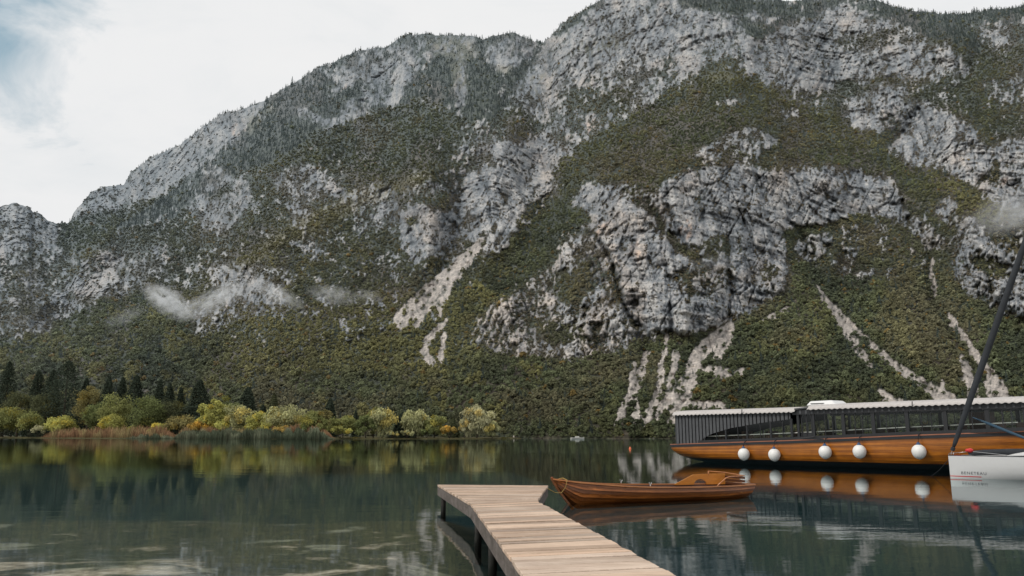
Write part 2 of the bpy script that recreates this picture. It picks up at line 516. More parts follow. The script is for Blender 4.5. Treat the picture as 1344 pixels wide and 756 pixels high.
# rock (1) and growth (0) on the face, surveyed from the photograph: (value, feather, outline)
FACE = [
 (.80, 10, [(-440, 255), (22, 262), (50, 280), (76, 292), (72, 330), (40, 348), (0, 352), (-440, 360)]),
 (.50, 12, [(-440, 350), (60, 330), (110, 335), (165, 318), (200, 330), (190, 370), (150, 400), (90, 430), (60, 448), (-440, 440)]),
 (.72, 7, [(18, 446), (40, 415), (70, 385), (110, 350), (150, 322), (168, 330), (140, 378), (100, 412), (60, 432)]),
 (.62, 6, [(140, 400), (165, 360), (205, 320), (215, 335), (190, 370), (165, 400)]),
 (.55, 6, [(200, 330), (225, 325), (215, 350), (180, 385), (172, 380)]),
 (.03, 8, [(-440, 452), (20, 448), (75, 430), (140, 392), (200, 385), (300, 440), (320, 470), (400, 480), (520, 440), (640, 470), (660, 600), (-440, 600)]),
 (.93, 5, [(92, 296), (96, 280), (118, 250), (165, 240), (182, 215), (237, 187), (287, 150), (345, 133), (335, 160), (300, 182), (275, 212), (240, 238), (200, 260), (150, 270), (110, 285)]),
 (.45, 6, [(140, 285), (200, 265), (245, 238), (290, 215), (300, 225), (250, 262), (205, 285), (150, 292)]),
 (.08, 6, [(76, 300), (110, 286), (150, 278), (180, 272), (245, 243), (255, 255), (205, 285), (160, 300), (140, 320), (105, 332), (76, 330)]),
 (.02, 6, [(300, 192), (345, 160), (380, 152), (395, 160), (420, 168), (405, 190), (350, 215), (310, 232), (290, 212)]),
 (.10, 8, [(340, 225), (400, 192), (450, 158), (520, 122), (560, 130), (590, 165), (600, 205), (560, 226), (500, 232), (440, 212), (400, 214)]),
 (.80, 8, [(400, 130), (440, 95), (500, 66), (530, 52), (560, 85), (545, 108), (505, 142), (460, 155), (420, 165), (380, 150)]),
 (.15, 5, [(345, 138), (412, 94), (438, 108), (445, 150), (425, 152), (395, 140), (350, 150)]),
 (.12, 4, [(440, 125), (475, 100), (478, 125), (450, 140), (435, 150)]),
 (.25, 4, [(480, 66), (510, 62), (512, 82), (485, 95)]),
 (.75, 6, [(535, 50), (620, 50), (628, 75), (600, 88), (560, 80)]),
 (.10, 4, [(575, 70), (596, 72), (598, 112), (585, 130), (545, 125), (530, 112), (555, 98)]),
 (.04, 4, [(612, 72), (645, 88), (658, 118), (645, 150), (620, 168), (610, 140), (598, 118), (612, 100)]),
 (.80, 3, [(595, 112), (606, 80), (612, 85), (612, 140), (600, 150)]),
 (.80, 5, [(640, 62), (680, 46), (702, 58), (690, 88), (668, 100), (655, 95), (645, 78)]),
 (.05, 3, [(662, 100), (690, 74), (708, 70), (684, 105), (668, 122)]),
 (.85, 8, [(716, 52), (750, 18), (790, -10), (850, -40), (930, -40), (1000, -6), (1045, 40), (1010, 62), (960, 75), (920, 88), (890, 108), (840, 118), (800, 124), (740, 130), (700, 132), (672, 126), (690, 95)]),
 (.55, 8, [(760, 105), (830, 75), (880, 70), (900, 108), (850, 125), (790, 125)]),
 (.06, 4, [(720, 52), (752, 20), (792, -4), (800, 2), (765, 20), (740, 42)]),
 (.10, 4, [(890, -10), (960, -4), (1020, 8), (1045, 5), (1048, 18), (1000, 20), (960, 18), (900, 8)]),
 (.12, 3, [(975, 38), (1010, 25), (1050, 12), (1062, 16), (1020, 36), (985, 52)]),
 (.62, 8, [(640, 160), (680, 126), (800, 124), (850, 118), (905, 108), (860, 145), (800, 180), (740, 212), (720, 232), (660, 300), (600, 292), (580, 232), (600, 190)]),
 (.22, 7, [(640, 142), (680, 140), (722, 165), (690, 186), (640, 178)]),
 (.30, 6, [(740, 120), (830, 112), (850, 135), (800, 160), (740, 140)]),
 (.85, 7, [(600, 210), (650, 188), (705, 180), (748, 200), (735, 240), (700, 270), (650, 300), (612, 315), (588, 270), (590, 230)]),
 (.35, 7, [(570, 215), (640, 205), (650, 220), (610, 235), (580, 240)]),
 (.05, 7, [(728, 212), (800, 166), (860, 130), (900, 111), (950, 95), (985, 100), (1020, 122), (1060, 138), (1100, 158), (1150, 184), (1200, 212), (1260, 238), (1300, 265), (1322, 292), (1270, 300), (1230, 272), (1180, 242), (1130, 224), (1080, 222), (1040, 206), (1000, 202), (960, 190), (920, 222), (880, 236), (860, 246), (800, 236), (750, 240), (722, 240)]),
 (.62, 5, [(912, 200), (940, 182), (990, 165), (1020, 188), (1000, 207), (962, 195), (932, 217)]),
 (.60, 4, [(938, 135), (975, 125), (985, 133), (950, 140)]),
 (.70, 3, [(842, 132), (872, 120), (868, 134), (845, 145)]),
 (.55, 4, [(1020, 145), (1045, 140), (1050, 150), (1025, 155)]),
 (.84, 8, [(965, 80), (1020, 45), (1075, 15), (1120, 4), (1180, 35), (1215, 50), (1240, 75), (1230, 100), (1170, 100), (1110, 100), (1090, 122), (1045, 118), (1000, 108)]),
 (.35, 6, [(1095, 55), (1180, 35), (1230, 60), (1190, 62), (1120, 70)]),
 (.86, 7, [(1105, 100), (1140, 60), (1185, 68), (1205, 85), (1165, 95), (1130, 108)]),
 (.83, 6, [(1110, 132), (1160, 114), (1185, 118), (1205, 145), (1165, 172), (1130, 172), (1115, 150)]),
 (.78, 6, [(1190, 60), (1240, 60), (1262, 78), (1270, 100), (1225, 98)]),
 (.55, 6, [(1262, 32), (1344, 18), (1420, 10), (1420, 60), (1290, 62), (1268, 46)]),
 (.02, 4, [(1140, -6), (1190, 9), (1262, 14), (1420, -2), (1420, 20), (1330, 24), (1268, 28), (1282, 50), (1276, 62), (1252, 56), (1205, 38), (1165, 22)]),
 (.18, 8, [(1280, 62), (1420, 62), (1420, 180), (1290, 170), (1250, 150), (1215, 128), (1270, 112)]),
 (.55, 5, [(1292, 115), (1344, 92), (1420, 88), (1420, 120), (1310, 142)]),
 (.85, 8, [(1195, 132), (1235, 140), (1262, 160), (1290, 190), (1344, 182), (1420, 175), (1420, 275), (1330, 272), (1290, 250), (1240, 222), (1200, 216), (1165, 196), (1182, 165)]),
 (.15, 5, [(1215, 128), (1255, 125), (1300, 160), (1285, 178), (1262, 160)]),
 (.20, 6, [(1285, 232), (1310, 212), (1320, 220), (1300, 245)]),
 (.95, 6, [(872, 238), (900, 222), (950, 219), (985, 218), (1000, 228), (1060, 226), (1085, 217), (1130, 226), (1165, 240), (1180, 268), (1172, 285), (1140, 285), (1100, 292), (1060, 298), (1030, 305), (1042, 350), (1036, 378), (1005, 398), (965, 420), (930, 432), (900, 438), (870, 437), (845, 432), (826, 415), (815, 370), (800, 330), (785, 308), (760, 300), (740, 310), (705, 335), (690, 318), (735, 270), (770, 246), (820, 241), (860, 258)]),
 (.28, 4, [(806, 244), (846, 246), (872, 292), (905, 332), (935, 352), (918, 356), (888, 330), (852, 285)]),
 (.35, 5, [(900, 325), (950, 308), (958, 330), (925, 345)]),
 (.55, 5, [(880, 360), (930, 352), (965, 345), (950, 378), (905, 385)]),
 (.45, 4, [(1005, 340), (1025, 350), (1015, 375), (1000, 370)]),
 (.70, 8, [(760, 312), (790, 310), (806, 340), (818, 375), (830, 420), (850, 440), (830, 452), (800, 462), (740, 472), (680, 470), (640, 450), (612, 440), (640, 402), (680, 372), (730, 335)]),
 (.30, 7, [(725, 365), (770, 345), (785, 372), (760, 395), (730, 395)]),
 (.30, 6, [(700, 425), (760, 420), (775, 445), (720, 455)]),
 (.72, 5, [(612, 442), (650, 400), (668, 404), (660, 440), (690, 440), (700, 455), (640, 458)]),
 (.12, 6, [(640, 350), (700, 330), (735, 330), (700, 365), (660, 395), (630, 400)]),
 (.08, 6, [(560, 400), (640, 345), (740, 255), (775, 290), (735, 320), (690, 352), (640, 400), (600, 440)]),
 (.55, 5, [(690, 478), (715, 478), (730, 510), (745, 540), (735, 540), (712, 510)]),
 (.02, 8, [(640, 472), (760, 475), (850, 455), (900, 445), (960, 430), (1040, 395), (1045, 330), (1085, 365), (1125, 355), (1180, 350), (1240, 365), (1300, 412), (1420, 425), (1420, 600), (640, 600)]),
 (.82, 5, [(1140, 232), (1160, 228), (1185, 255), (1192, 285), (1165, 280)]),
 (.05, 6, [(1030, 310), (1060, 298), (1140, 286), (1150, 292), (1100, 300), (1060, 310), (1045, 330)]),
 (.62, 4, [(1045, 320), (1065, 308), (1094, 310), (1092, 330), (1065, 340), (1050, 345)]),
 (.65, 4, [(1095, 345), (1105, 322), (1128, 326), (1122, 345), (1108, 365), (1098, 362)]),
 (.55, 4, [(1120, 360), (1170, 352), (1178, 362), (1130, 370)]),
 (.66, 5, [(1170, 292), (1205, 285), (1238, 305), (1245, 330), (1220, 325), (1200, 305)]),
 (.72, 4, [(1228, 262), (1250, 262), (1258, 290), (1245, 300), (1232, 285)]),
 (.84, 5, [(1250, 310), (1266, 278), (1290, 300), (1322, 330), (1344, 340), (1420, 370), (1420, 425), (1320, 412), (1282, 388), (1258, 370), (1243, 350)]),
 (.25, 4, [(1275, 340), (1315, 345), (1330, 370), (1300, 370)]),
 (.82, 5, [(244, 272), (270, 245), (300, 232), (328, 240), (335, 256), (322, 288), (292, 305), (268, 290)]),
 (.25, 3, [(272, 250), (300, 243), (305, 252), (280, 262)]),
 (.58, 5, [(345, 236), (372, 222), (400, 216), (450, 235), (462, 268), (440, 275), (412, 262), (385, 272), (362, 256)]),
 (.62, 4, [(372, 262), (402, 262), (415, 285), (402, 300), (384, 300)]),
 (.70, 4, [(382, 318), (402, 304), (420, 325), (416, 340), (392, 330)]),
 (.72, 4, [(458, 262), (480, 248), (512, 244), (526, 285), (522, 300), (496, 305), (465, 303)]),
 (.95, 3, [(524, 282), (545, 268), (575, 276), (604, 288), (607, 315), (586, 335), (548, 343), (526, 326)]),
 (.10, 3, [(530, 286), (546, 282), (548, 292), (536, 298)]),
 (.75, 4, [(520, 240), (575, 240), (588, 255), (560, 262), (530, 252)]),
 (.62, 6, [(268, 352), (300, 342), (340, 350), (362, 365), (382, 402), (370, 420), (320, 412), (280, 442), (250, 446), (258, 412), (290, 390)]),
 (.90, 3, [(638, 318), (658, 284), (674, 288), (678, 306), (655, 332), (630, 334)]),
 (.6, 4, [(570, 340), (590, 300), (612, 300), (606, 330), (590, 345)]),
]
# loose stone runs: (half width list, line)
SCREE = [
 ([3, 7, 9, 12, 10], [(632, 316), (608, 345), (585, 368), (560, 392), (530, 420)]),
 ([4, 4, 3], [(600, 360), (582, 390), (575, 412)]),
 ([3, 4], [(556, 410), (545, 425)]),
 ([2, 4, 4, 4], [(586, 420), (562, 446), (556, 464), (567, 477)]),
 ([2, 3, 2], [(584, 440), (580, 458), (575, 482)]),
 ([3, 4, 5, 5, 7], [(848, 463), (842, 488), (832, 515), (815, 545), (808, 576)]),
 ([3, 3, 5], [(832, 480), (830, 510), (838, 560)]),
 ([2, 3, 4, 5, 8], [(877, 442), (869, 478), (864, 515), (852, 545), (850, 575)]),
 ([4, 4, 5], [(888, 462), (884, 490), (876, 530)]),
 ([4, 7, 8, 9, 9, 12], [(957, 428), (930, 452), (912, 475), (902, 505), (894, 530), (890, 560)]),
 ([3, 6, 4], [(962, 430), (952, 448), (942, 468)]),
 ([4, 6, 5, 3], [(925, 485), (945, 488), (960, 494), (975, 488)]),
 ([4, 6], [(912, 532), (945, 535)]),
 ([2, 3, 2], [(1036, 404), (1015, 415), (1002, 420)]),
 ([3, 4, 5], [(870, 530), (862, 550), (835, 572)]),
 ([1, 3, 5, 5, 4, 3], [(1072, 376), (1084, 396), (1100, 412), (1114, 440), (1130, 465), (1142, 482)]),
 ([2, 3, 4, 6, 9], [(1112, 420), (1150, 458), (1185, 488), (1222, 512), (1245, 528)]),
 ([3, 6, 7], [(1155, 514), (1170, 528), (1190, 535)]),
 ([2, 5], [(1236, 500), (1240, 525)]),
 ([1, 2, 2], [(1226, 325), (1222, 358), (1228, 388)]),
 ([3, 4, 4, 5, 8], [(1246, 415), (1258, 435), (1272, 455), (1300, 490), (1318, 525)]),
 ([4, 6, 7], [(1262, 470), (1272, 498), (1280, 528)]),
 ([3, 5], [(1296, 505), (1300, 530)]),
]
CRACKS = [
 (2.6, 16, [(760, 303), (785, 312), (803, 342), (812, 372), (822, 405), (836, 430)]),
 (2.2, 9, [(876, 236), (878, 268), (892, 300), (905, 335)]),
 (1.6, 7, [(925, 222), (928, 250), (942, 272), (958, 300), (962, 330)]),
 (2.0, 9, [(955, 345), (958, 380), (956, 418)]),
 (3.0, 12, [(880, 400), (883, 420), (881, 436)]),
 (3.5, 9, [(822, 408), (835, 424), (848, 433)]),
 (1.6, 8, [(1082, 222), (1092, 245), (1112, 280)]),
 (1.5, 6, [(1012, 235), (1020, 265), (1035, 300)]),
 (1.4, 6, [(775, 60), (778, 90), (782, 110)]),
 (2.0, 9, [(1085, 110), (1100, 85), (1096, 60)]),
 (2.0, 8, [(1205, 130), (1215, 160), (1225, 195)]),
 (1.5, 7, [(640, 225), (625, 260), (628, 300)]),
 (1.8, 7, [(545, 285), (552, 310), (560, 335)]),
 (1.8, 7, [(318, 246), (322, 265), (312, 290)]),
]
ST = 2
pxs = np.arange(-440, 1801, ST, dtype=float); pys = np.arange(-120, 601, ST, dtype=float)
PXX, PYY = np.meshgrid(pxs, pys)


def paint_poly(A, val, fe, pts):
    pts = np.array(pts, float)
    m = fe * 2 + 4
    i0 = max(0, int((pts[:, 0].min() - m + 440) / ST)); i1 = min(len(pxs), int((pts[:, 0].max() + m + 440) / ST) + 1)
    j0 = max(0, int((pts[:, 1].min() - m + 120) / ST)); j1 = min(len(pys), int((pts[:, 1].max() + m + 120) / ST) + 1)
    x = PXX[j0:j1, i0:i1]; y = PYY[j0:j1, i0:i1]
    d = np.full(x.shape, 1e9); ins = np.zeros(x.shape, bool)
    for (ax, ay), (bx, by) in zip(pts, np.roll(pts, -1, 0)):
        ex, ey = bx - ax, by - ay
        tt = np.clip(((x - ax) * ex + (y - ay) * ey) / (ex * ex + ey * ey + 1e-9), 0, 1)
        d = np.minimum(d, np.hypot(x - ax - tt * ex, y - ay - tt * ey))
        c = ((ay > y) != (by > y)) & (x < ex * (y - ay) / (ey + (1e-9 if ey == 0 else 0)) + ax)
        ins ^= c
    sd = np.where(ins, d, -d)
    k = sstep(-fe, fe, sd)
    A[j0:j1, i0:i1] = A[j0:j1, i0:i1] * (1 - k) + val * k


def paint_line(A, ws, pts, val=1.0, soft=1.5):
    for (w0, w1, (ax, ay), (bx, by)) in zip(ws[:-1], ws[1:], pts[:-1], pts[1:]):
        m = max(w0, w1) + soft * 1.2 + 3
        i0 = max(0, int((min(ax, bx) - m + 440) / ST)); i1 = min(len(pxs), int((max(ax, bx) + m + 440) / ST) + 1)
        j0 = max(0, int((min(ay, by) - m + 120) / ST)); j1 = min(len(pys), int((max(ay, by) + m + 120) / ST) + 1)
        x = PXX[j0:j1, i0:i1]; y = PYY[j0:j1, i0:i1]
        ex, ey = bx - ax, by - ay
        tt = np.clip(((x - ax) * ex + (y - ay) * ey) / (ex * ex + ey * ey), 0, 1)
        d = np.hypot(x - ax - tt * ex, y - ay - tt * ey)
        k = val * (1 - sstep(-soft, soft, d - (w0 + (w1 - w0) * tt)))
        A[j0:j1, i0:i1] = np.maximum(A[j0:j1, i0:i1], k)


rk = np.full(PXX.shape, 0.26)
for val, fe, pts in FACE: paint_poly(rk, val, fe, pts)
sc_ = np.zeros(PXX.shape)
for ws, pts in SCREE: paint_line(sc_, [w_ * 1.3 + 0.6 for w_ in ws], pts)
ck = np.zeros(PXX.shape)
for wd, dp, pts in CRACKS: paint_line(ck, [wd] * len(pts), pts, dp, 2.0)
yl = np.zeros(PXX.shape)      # yellowed grass
for pts in ([(555, 52), (622, 52), (628, 76), (600, 86), (570, 68)], [(592, 88), (610, 84), (614, 110), (598, 118)], [(652, 84), (672, 84), (668, 100), (655, 98)],
            [(352, 96 + 44), (362, 130), (360, 148), (345, 150)], [(322, 160), (340, 150), (345, 165), (325, 175)], [(760, 60), (800, 48), (820, 60), (770, 75)],
            [(690, 105), (715, 95), (720, 118), (700, 122)], [(930, 103), (950, 95), (968, 100), (930, 116)],
            [(340, 325), (380, 295), (460, 255), (560, 222), (575, 232), (470, 275), (380, 320), (330, 345), (300, 350)]):
    paint_poly(yl, 1.0, 6, pts)
pk = np.zeros(PXX.shape)      # fresh orange faces
for pts in ([(770, 162), (782, 158), (780, 172), (770, 174)], [(900, 290), (908, 285), (908, 312), (902, 315)], [(834, 322), (839, 312), (838, 350), (833, 345)],
            [(892, 300), (897, 296), (897, 308)], [(1307, 238), (1324, 233), (1322, 241), (1309, 244)], [(294, 396), (297, 392), (295, 408)],
            [(780, 305), (788, 300), (786, 315)], [(783, 296), (798, 292), (795, 300)], [(305, 165), (312, 163), (311, 176), (304, 175)], [(448, 120), (455, 110), (460, 116), (452, 124)]):
    paint_poly(pk, 1.0, 2.5, pts)
conz = np.zeros(PXX.shape)    # conifer stands
for pts in ([(150, 300), (240, 245), (300, 150), (412, 90), (450, 70), (560, 40), (720, 40), (690, 110), (640, 170), (600, 150), (560, 125), (480, 150), (420, 170), (350, 215), (300, 240), (220, 290)],
            [(720, 52), (792, -6), (900, -40), (1020, -10), (1150, -6), (1262, 10), (1420, -10), (1420, 30), (1270, 30), (1290, 70), (1200, 45), (1120, 15), (1050, 25), (980, 55), (900, 12), (800, 6), (745, 45)]):
    paint_poly(conz, 1.0, 6, pts)


bandz = np.zeros(PXX.shape)
for pts in ([(780, 310), (880, 240), (1000, 225), (1040, 300), (1030, 400), (900, 440), (830, 420)], [(590, 230), (700, 185), (745, 210), (690, 280), (610, 310)],
            [(1040, 220), (1130, 225), (1180, 280), (1060, 300)], [(1190, 140), (1260, 160), (1420, 180), (1420, 275), (1300, 255), (1170, 195)],
            [(900, 130), (1000, 80), (1060, 20), (1120, 8), (1180, 40), (1160, 170), (1060, 130), (980, 100)]):
    paint_poly(bandz, 1.0, 14, pts)
spur = np.zeros(PXX.shape)    # crests stand out, gullies sink in (metres)
for amp, wd, pts in (
    (34, 26, [(575, 222), (520, 238), (460, 262), (380, 300), (310, 345), (240, 402), (140, 470)]),
    (28, 24, [(430, 205), (345, 280), (280, 330), (200, 392), (100, 440), (20, 492)]),
    (26, 18, [(300, 190), (250, 242), (180, 280), (110, 340), (40, 420)]),
    (30, 22, [(560, 125), (450, 165), (400, 195), (330, 235)]),
    (44, 34, [(945, 98), (860, 132), (770, 190), (725, 235), (660, 320), (600, 400)]),
    (44, 34, [(945, 98), (1060, 142), (1130, 180), (1200, 218), (1320, 290)]),
    (26, 26, [(880, 240), (905, 320), (900, 430)]), (24, 26, [(785, 312), (745, 390), (700, 465)]),
    (22, 22, [(1080, 222), (1120, 290)]), (26, 22, [(1255, 268), (1300, 340), (1344, 410)]), (18, 14, [(1100, 320), (1090, 365)]),
    (22, 18, [(565, 272), (560, 338)]), (14, 10, [(665, 286), (640, 330)]), (20, 16, [(320, 345), (300, 400), (265, 440)]),
    (26, 30, [(1010, 20), (960, 90)]), (20, 24, [(1150, 115), (1150, 170)]), (30, 26, [(770, 20), (720, 130)]), (24, 24, [(1140, 15), (1160, 100)]),
    (20, 30, [(300, 480), (420, 440), (520, 425)]), (24, 34, [(1000, 540), (1080, 430), (1060, 370)]), (22, 30, [(1200, 480), (1160, 380)])):
    q = np.zeros(PXX.shape); paint_line(q, [2] * len(pts), pts, 1.0, wd); spur += 1.5 * amp * q
for amp, wd, pts in (
    (40, 26, [(705, 70), (655, 150), (610, 250), (590, 320), (560, 400)]), (30, 20, [(470, 190), (400, 235), (330, 300), (250, 345), (150, 420)]),
    (26, 18, [(300, 230), (210, 300), (150, 345), (80, 420)]), (36, 22, [(1285, 60), (1262, 110), (1215, 135), (1175, 190)]),
    (30, 20, [(1180, 270), (1220, 330), (1228, 400), (1290, 500)]), (26, 20, [(1050, 305), (1070, 370), (1120, 430), (1220, 510)]),
    (20, 22, [(955, 300), (958, 420), (905, 480)]), (20, 20, [(830, 400), (850, 450), (825, 550)]), (18, 16, [(615, 90), (610, 160)]),
    (24, 22, [(1085, 60), (1100, 120), (1060, 130)]), (20, 16, [(520, 240), (515, 320), (470, 380)]), (20, 14, [(800, 245), (850, 270), (900, 330)])):
    q = np.zeros(PXX.shape); paint_line(q, [2] * len(pts), pts, 1.0, wd); spur -= 1.5 * amp * q


def samp(A, x, y):
    fx = np.clip((x + 440) / ST, 0, len(pxs) - 1.001); fy = np.clip((y + 120) / ST, 0, len(pys) - 1.001)
    i = fx.astype(int); j = fy.astype(int); fx = fx - i; fy = fy - j
    return (A[j, i] * (1 - fx) + A[j, i + 1] * fx) * (1 - fy) + (A[j + 1, i] * (1 - fx) + A[j + 1, i + 1] * fx) * fy


cols = np.concatenate([np.linspace(-430, -12, 80), np.arange(-10, 1355, 1.25), np.linspace(1357, 1780, 80)])
NR = 430
rid = np.interp(cols, [p[0] for p in RIDGE], [p[1] for p in RIDGE]) + 2.0 * fbm2(cols / 14, cols * 0, 3, 5) + 0.8 * vn2(cols / 3.5, cols * 0, 9)
y0 = np.interp(cols, [p[0] for p in SHORE_Y], [p[1] for p in SHORE_Y]) * (1 + 0.012 * fbm2(cols / 40, cols * 0, 3, 77))
yr = np.interp(cols, [p[0] for p in RIDGE_Y], [p[1] for p in RIDGE_Y])


def tan_el(py):
    v = (378 - py) / FOC
    return (SP + v * CP) / (CP - v * SP)


T0 = (0.0 - EYE) / y0
v0 = (T0 * CP - SP) / (CP + T0 * SP)
shore_py = 378 - v0 * FOC
tt = np.linspace(0, 1, NR)[:, None]
MX = np.repeat(cols[None, :], NR, 0)
MY = shore_py[None, :] + (rid - shore_py)[None, :] * tt
TT = tan_el(MY)
wx = MX + 7 * fbm2(MX / 26, MY / 26, 3, 21) + 2.5 * fbm2(MX / 6, MY / 6, 2, 31)
wy = MY + 7 * fbm2(MX / 26, MY / 26, 3, 41) + 2.5 * fbm2(MX / 6, MY / 6, 2, 51)
Rk = samp(rk, wx, wy); Sc = samp(sc_, MX + 2.2 * fbm2(MX / 7, MY / 7, 2, 61), MY + 2 * fbm2(MX / 7, MY / 7, 2, 71)); Ck = samp(ck, wx * .4 + MX * .6, wy * .4 + MY * .6)
Yl = samp(yl, wx, wy); Pk = samp(pk, wx * .5 + MX * .5, wy * .5 + MY * .5); Cn = samp(conz, wx, wy)
# downhill-stretched break up of rock and growth
nA = fbm2(MX / 20, MY / 26, 3, 101); nB = fbm2((MX + MY * 0.25) / 5.0, MY / 9.0, 3, 111); nC = vn2(MX / 2.6, MY / 3.4, 121)
nG = fbm2((MX - 0.30 * MY) / 11.0, (MY + 0.3 * MX) / 55.0, 3, 131)
nS = fbm2((MX + 0.9 * MY) / 34.0, (MY - 0.5 * MX) / 9.0, 3, 141)      # ledges dipping down to the west
lw = sstep(760, 560, MX)
lnA = np.abs(fbm2((MX + 0.55 * MY) / 17.0, (MY - 0.55 * MX) / 60.0, 3, 151)); lnB = np.abs(fbm2((MX - 0.35 * MY) / 15.0, (MY + 0.35 * MX) / 48.0, 3, 161))
lnC = np.abs(fbm2((MX + 2.2 * MY) / 60.0, (MY - 0.25 * MX) / 9.0, 3, 171))
fis = np.maximum(np.maximum(1 - sstep(0.0, 0.10, lnA), 0.9 * (1 - sstep(0.0, 0.09, lnB))), 0.7 * (1 - sstep(0.0, 0.10, lnC)))     # joints and ledges in the limestone
bj = np.maximum(1 - sstep(0.0, 0.07, np.abs(fbm2((MX - 0.40 * MY) / 46.0, (MY + 0.2 * MX) / 150.0, 3, 195))), 1 - sstep(0.0, 0.06, np.abs(fbm2((MX + 0.7 * MY) / 60.0, (MY - 0.6 * MX) / 120.0, 3, 197))))
rib = fbm2((MX - 0.28 * MY) / 34.0, (MY + 0.2 * MX) / 170.0, 3, 199)
fis2 = np.maximum(1 - sstep(0.0, 0.13, np.abs(fbm2((MX - 0.2 * MY) / 5.5, MY / 16.0, 2, 181))), 1 - sstep(0.0, 0.13, np.abs(fbm2(MX / 13.0, (MY - 0.2 * MX) / 4.0, 2, 191))))
hi_ = sstep(455, 400, MY)
Rk = Rk * (1 - hi_) + hi_ * (0.07 + 0.89 * Rk)
rock = sstep(0.36, 0.62, Rk * 0.92 + 0.02 - 0.20 * fis - 0.10 * fis2 - 0.16 * bj + 0.20 * nA + (0.50 * nB + 0.36 * nC + 0.26 * nG * (1 - lw) + 0.42 * nS * lw) * np.interp(Rk, [0.0, 0.09, 0.16, 0.3, 0.55, 0.85, 1.0], [0.3, 0.35, 0.55, 0.9, 0.92, 0.62, 0.5]))
scn = sstep(0.02, 0.25, Sc)
Sc = Sc * (1 - sstep(553, 566, MY) * (MX < 900))
Scm = sstep(0.26, 0.92, Sc * 0.84 + (0.50 * nB + 0.42 * nC) * scn) * 0.95
rock = np.maximum(rock, Scm * 0.6)
# slope of the ground: gentle where it is grown over, steep where rock shows
sl = blur(np.clip(Rk, 0, 1), 7, 9)
A_ = 0.66 + 1.15 * sl
A_ = np.maximum(A_, TT + 0.16)
g_ = 1.0 / (A_ - TT)
dT = np.diff(TT, axis=0)
L = np.concatenate([np.zeros((1, len(cols))), np.cumsum(0.5 * (g_[1:] + g_[:-1]) * dT, 0)], 0)
L = L / L[-1][None, :]
L = blur(L, 0, 14)
lyr = blur(np.log(yr)[None, :], 0, 14); ly0 = blur(np.log(y0)[None, :], 0, 6)
L = ly0 + L * (lyr - ly0)
YY = np.exp(L)
px2u = (MX - 672) / FOC
vv = (378 - MY) / FOC
kx = px2u / (CP - vv * SP)


def world(Y):
    return Y * kx, Y, EYE + Y * TT


X, Y, Z = world(YY)
# relief
rb = blur(rock, 1.2, 1.2)
big = fbm2(X / 170, Z / 210 + Y / 300, 3, 201)
rid1 = 1 - np.abs(vn3(X / 60, Y / 80, Z / 85, 211)) * 2
rid2 = 1 - np.abs(vn3(X / 24, Y / 30, Z / 34, 221)) * 2
rid3 = 1 - np.abs(vn3(X / 10, Y / 12, Z / 12, 231)) * 2
rid4 = vn3(X / 4.5, Y / 5, Z / 4.0, 241)
bed = Z + 0.22 * X + 0.1 * Y + 12 * fbm2(X / 160, Z / 160, 2, 251)
st1 = vn2(bed / 11.0, X / 260, 261); st2 = vn2(bed / 4.6, X / 90, 271); st3 = vn2(bed / 2.3, X / 50, 275)
strata = sstep(-0.35, 0.35, st1) * 2 - 1
strata2 = sstep(-0.3, 0.3, st2) * 2 - 1
far = Y / 800.0
bw = np.clip(0.25 + 0.75 * samp(bandz, wx, wy) + 0.5 * fbm2(MX / 60, MY / 50, 2, 281), 0.05, 1.0)      # how clearly the beds show
rid2 = 0.55 * rid2 + 0.45 * (1 - 2 * np.abs(nG))
Sp = samp(spur, MX, MY)
disp = 18 * big + Sp * far ** 0.5 + rb * (13.0 * rid1 + 8.5 * rid2 + 3.0 * rid3 * np.sqrt(far) + 1.5 * rid4 * far + bw * (1.9 * strata + 1.3 * strata2 * np.sqrt(far) + 0.7 * st3)) \
    + (1 - rb) * (3.5 * rid1 + 2.5 * rid3)
disp += rb * 19.0 * rib * np.sqrt(far)
disp -= Ck * 1.0 + rb * (8.0 * bj * np.sqrt(far) + 5.0 * fis * np.sqrt(far) + 2.0 * fis2 * np.sqrt(far))
edge = np.clip(tt / 0.04, 0, 1)
disp = disp * edge
Y2 = Y - disp
X, Y, Z = world(Y2)

# colours
tone = 0.50 + 0.36 * nA + 0.20 * fbm2(MX / 8, MY / 12, 3, 301) + bw * (0.10 * strata2 + 0.16 * st3) + 0.17 * vn2(MX / 2.0, MY / 2.6, 311) + 0.10 * rid3 + 0.22 * nG - 0.035 * Ck - 0.34 * fis - 0.16 * fis2 - 0.25 * bj + 0.15 * rib + 0.15
tone = tone + 0.12 * np.clip(Sp / 45, -1, 1)  # crests lighter, gullies darker: slope shading put into the rock tone
stain = sstep(0.15, 0.6, fbm2(MX / 5.5, MY / 40, 3, 321)) * 0.45
tone = np.clip(tone - stain * 0.6 + 0.05, 0, 1)[..., None]
cD = np.array((0.075, 0.085, 0.096)); cM = np.array((0.212, 0.226, 0.242)); cW = np.array((0.42, 0.41, 0.395))
rc = np.where(tone < 0.5, cD + (cM - cD) * (tone * 2), cM + (cW - cM) * (tone * 2 - 1) ** 1.2)
warm = sstep(0.0, 0.6, fbm2(MX / 30, MY / 30, 3, 331) + 0.55 * ((MX > 600) & (MX < 850) & (MY > 320)) - 0.1)[..., None]
rc = rc * (1 + warm * np.array((0.11, 0.01, -0.07)))
pk3 = (Pk * sstep(-0.5, 0.3, nB + 0.5 * nC))[..., None] * 0.75
rc = rc * (1 - pk3) + pk3 * np.array((0.50, 0.37, 0.29)) * (0.7 + 0.6 * tone)
brown = sstep(-0.1, 0.5, fbm2(MX / 40, MY / 40, 3, 341) + 0.3 * Rk)[..., None]
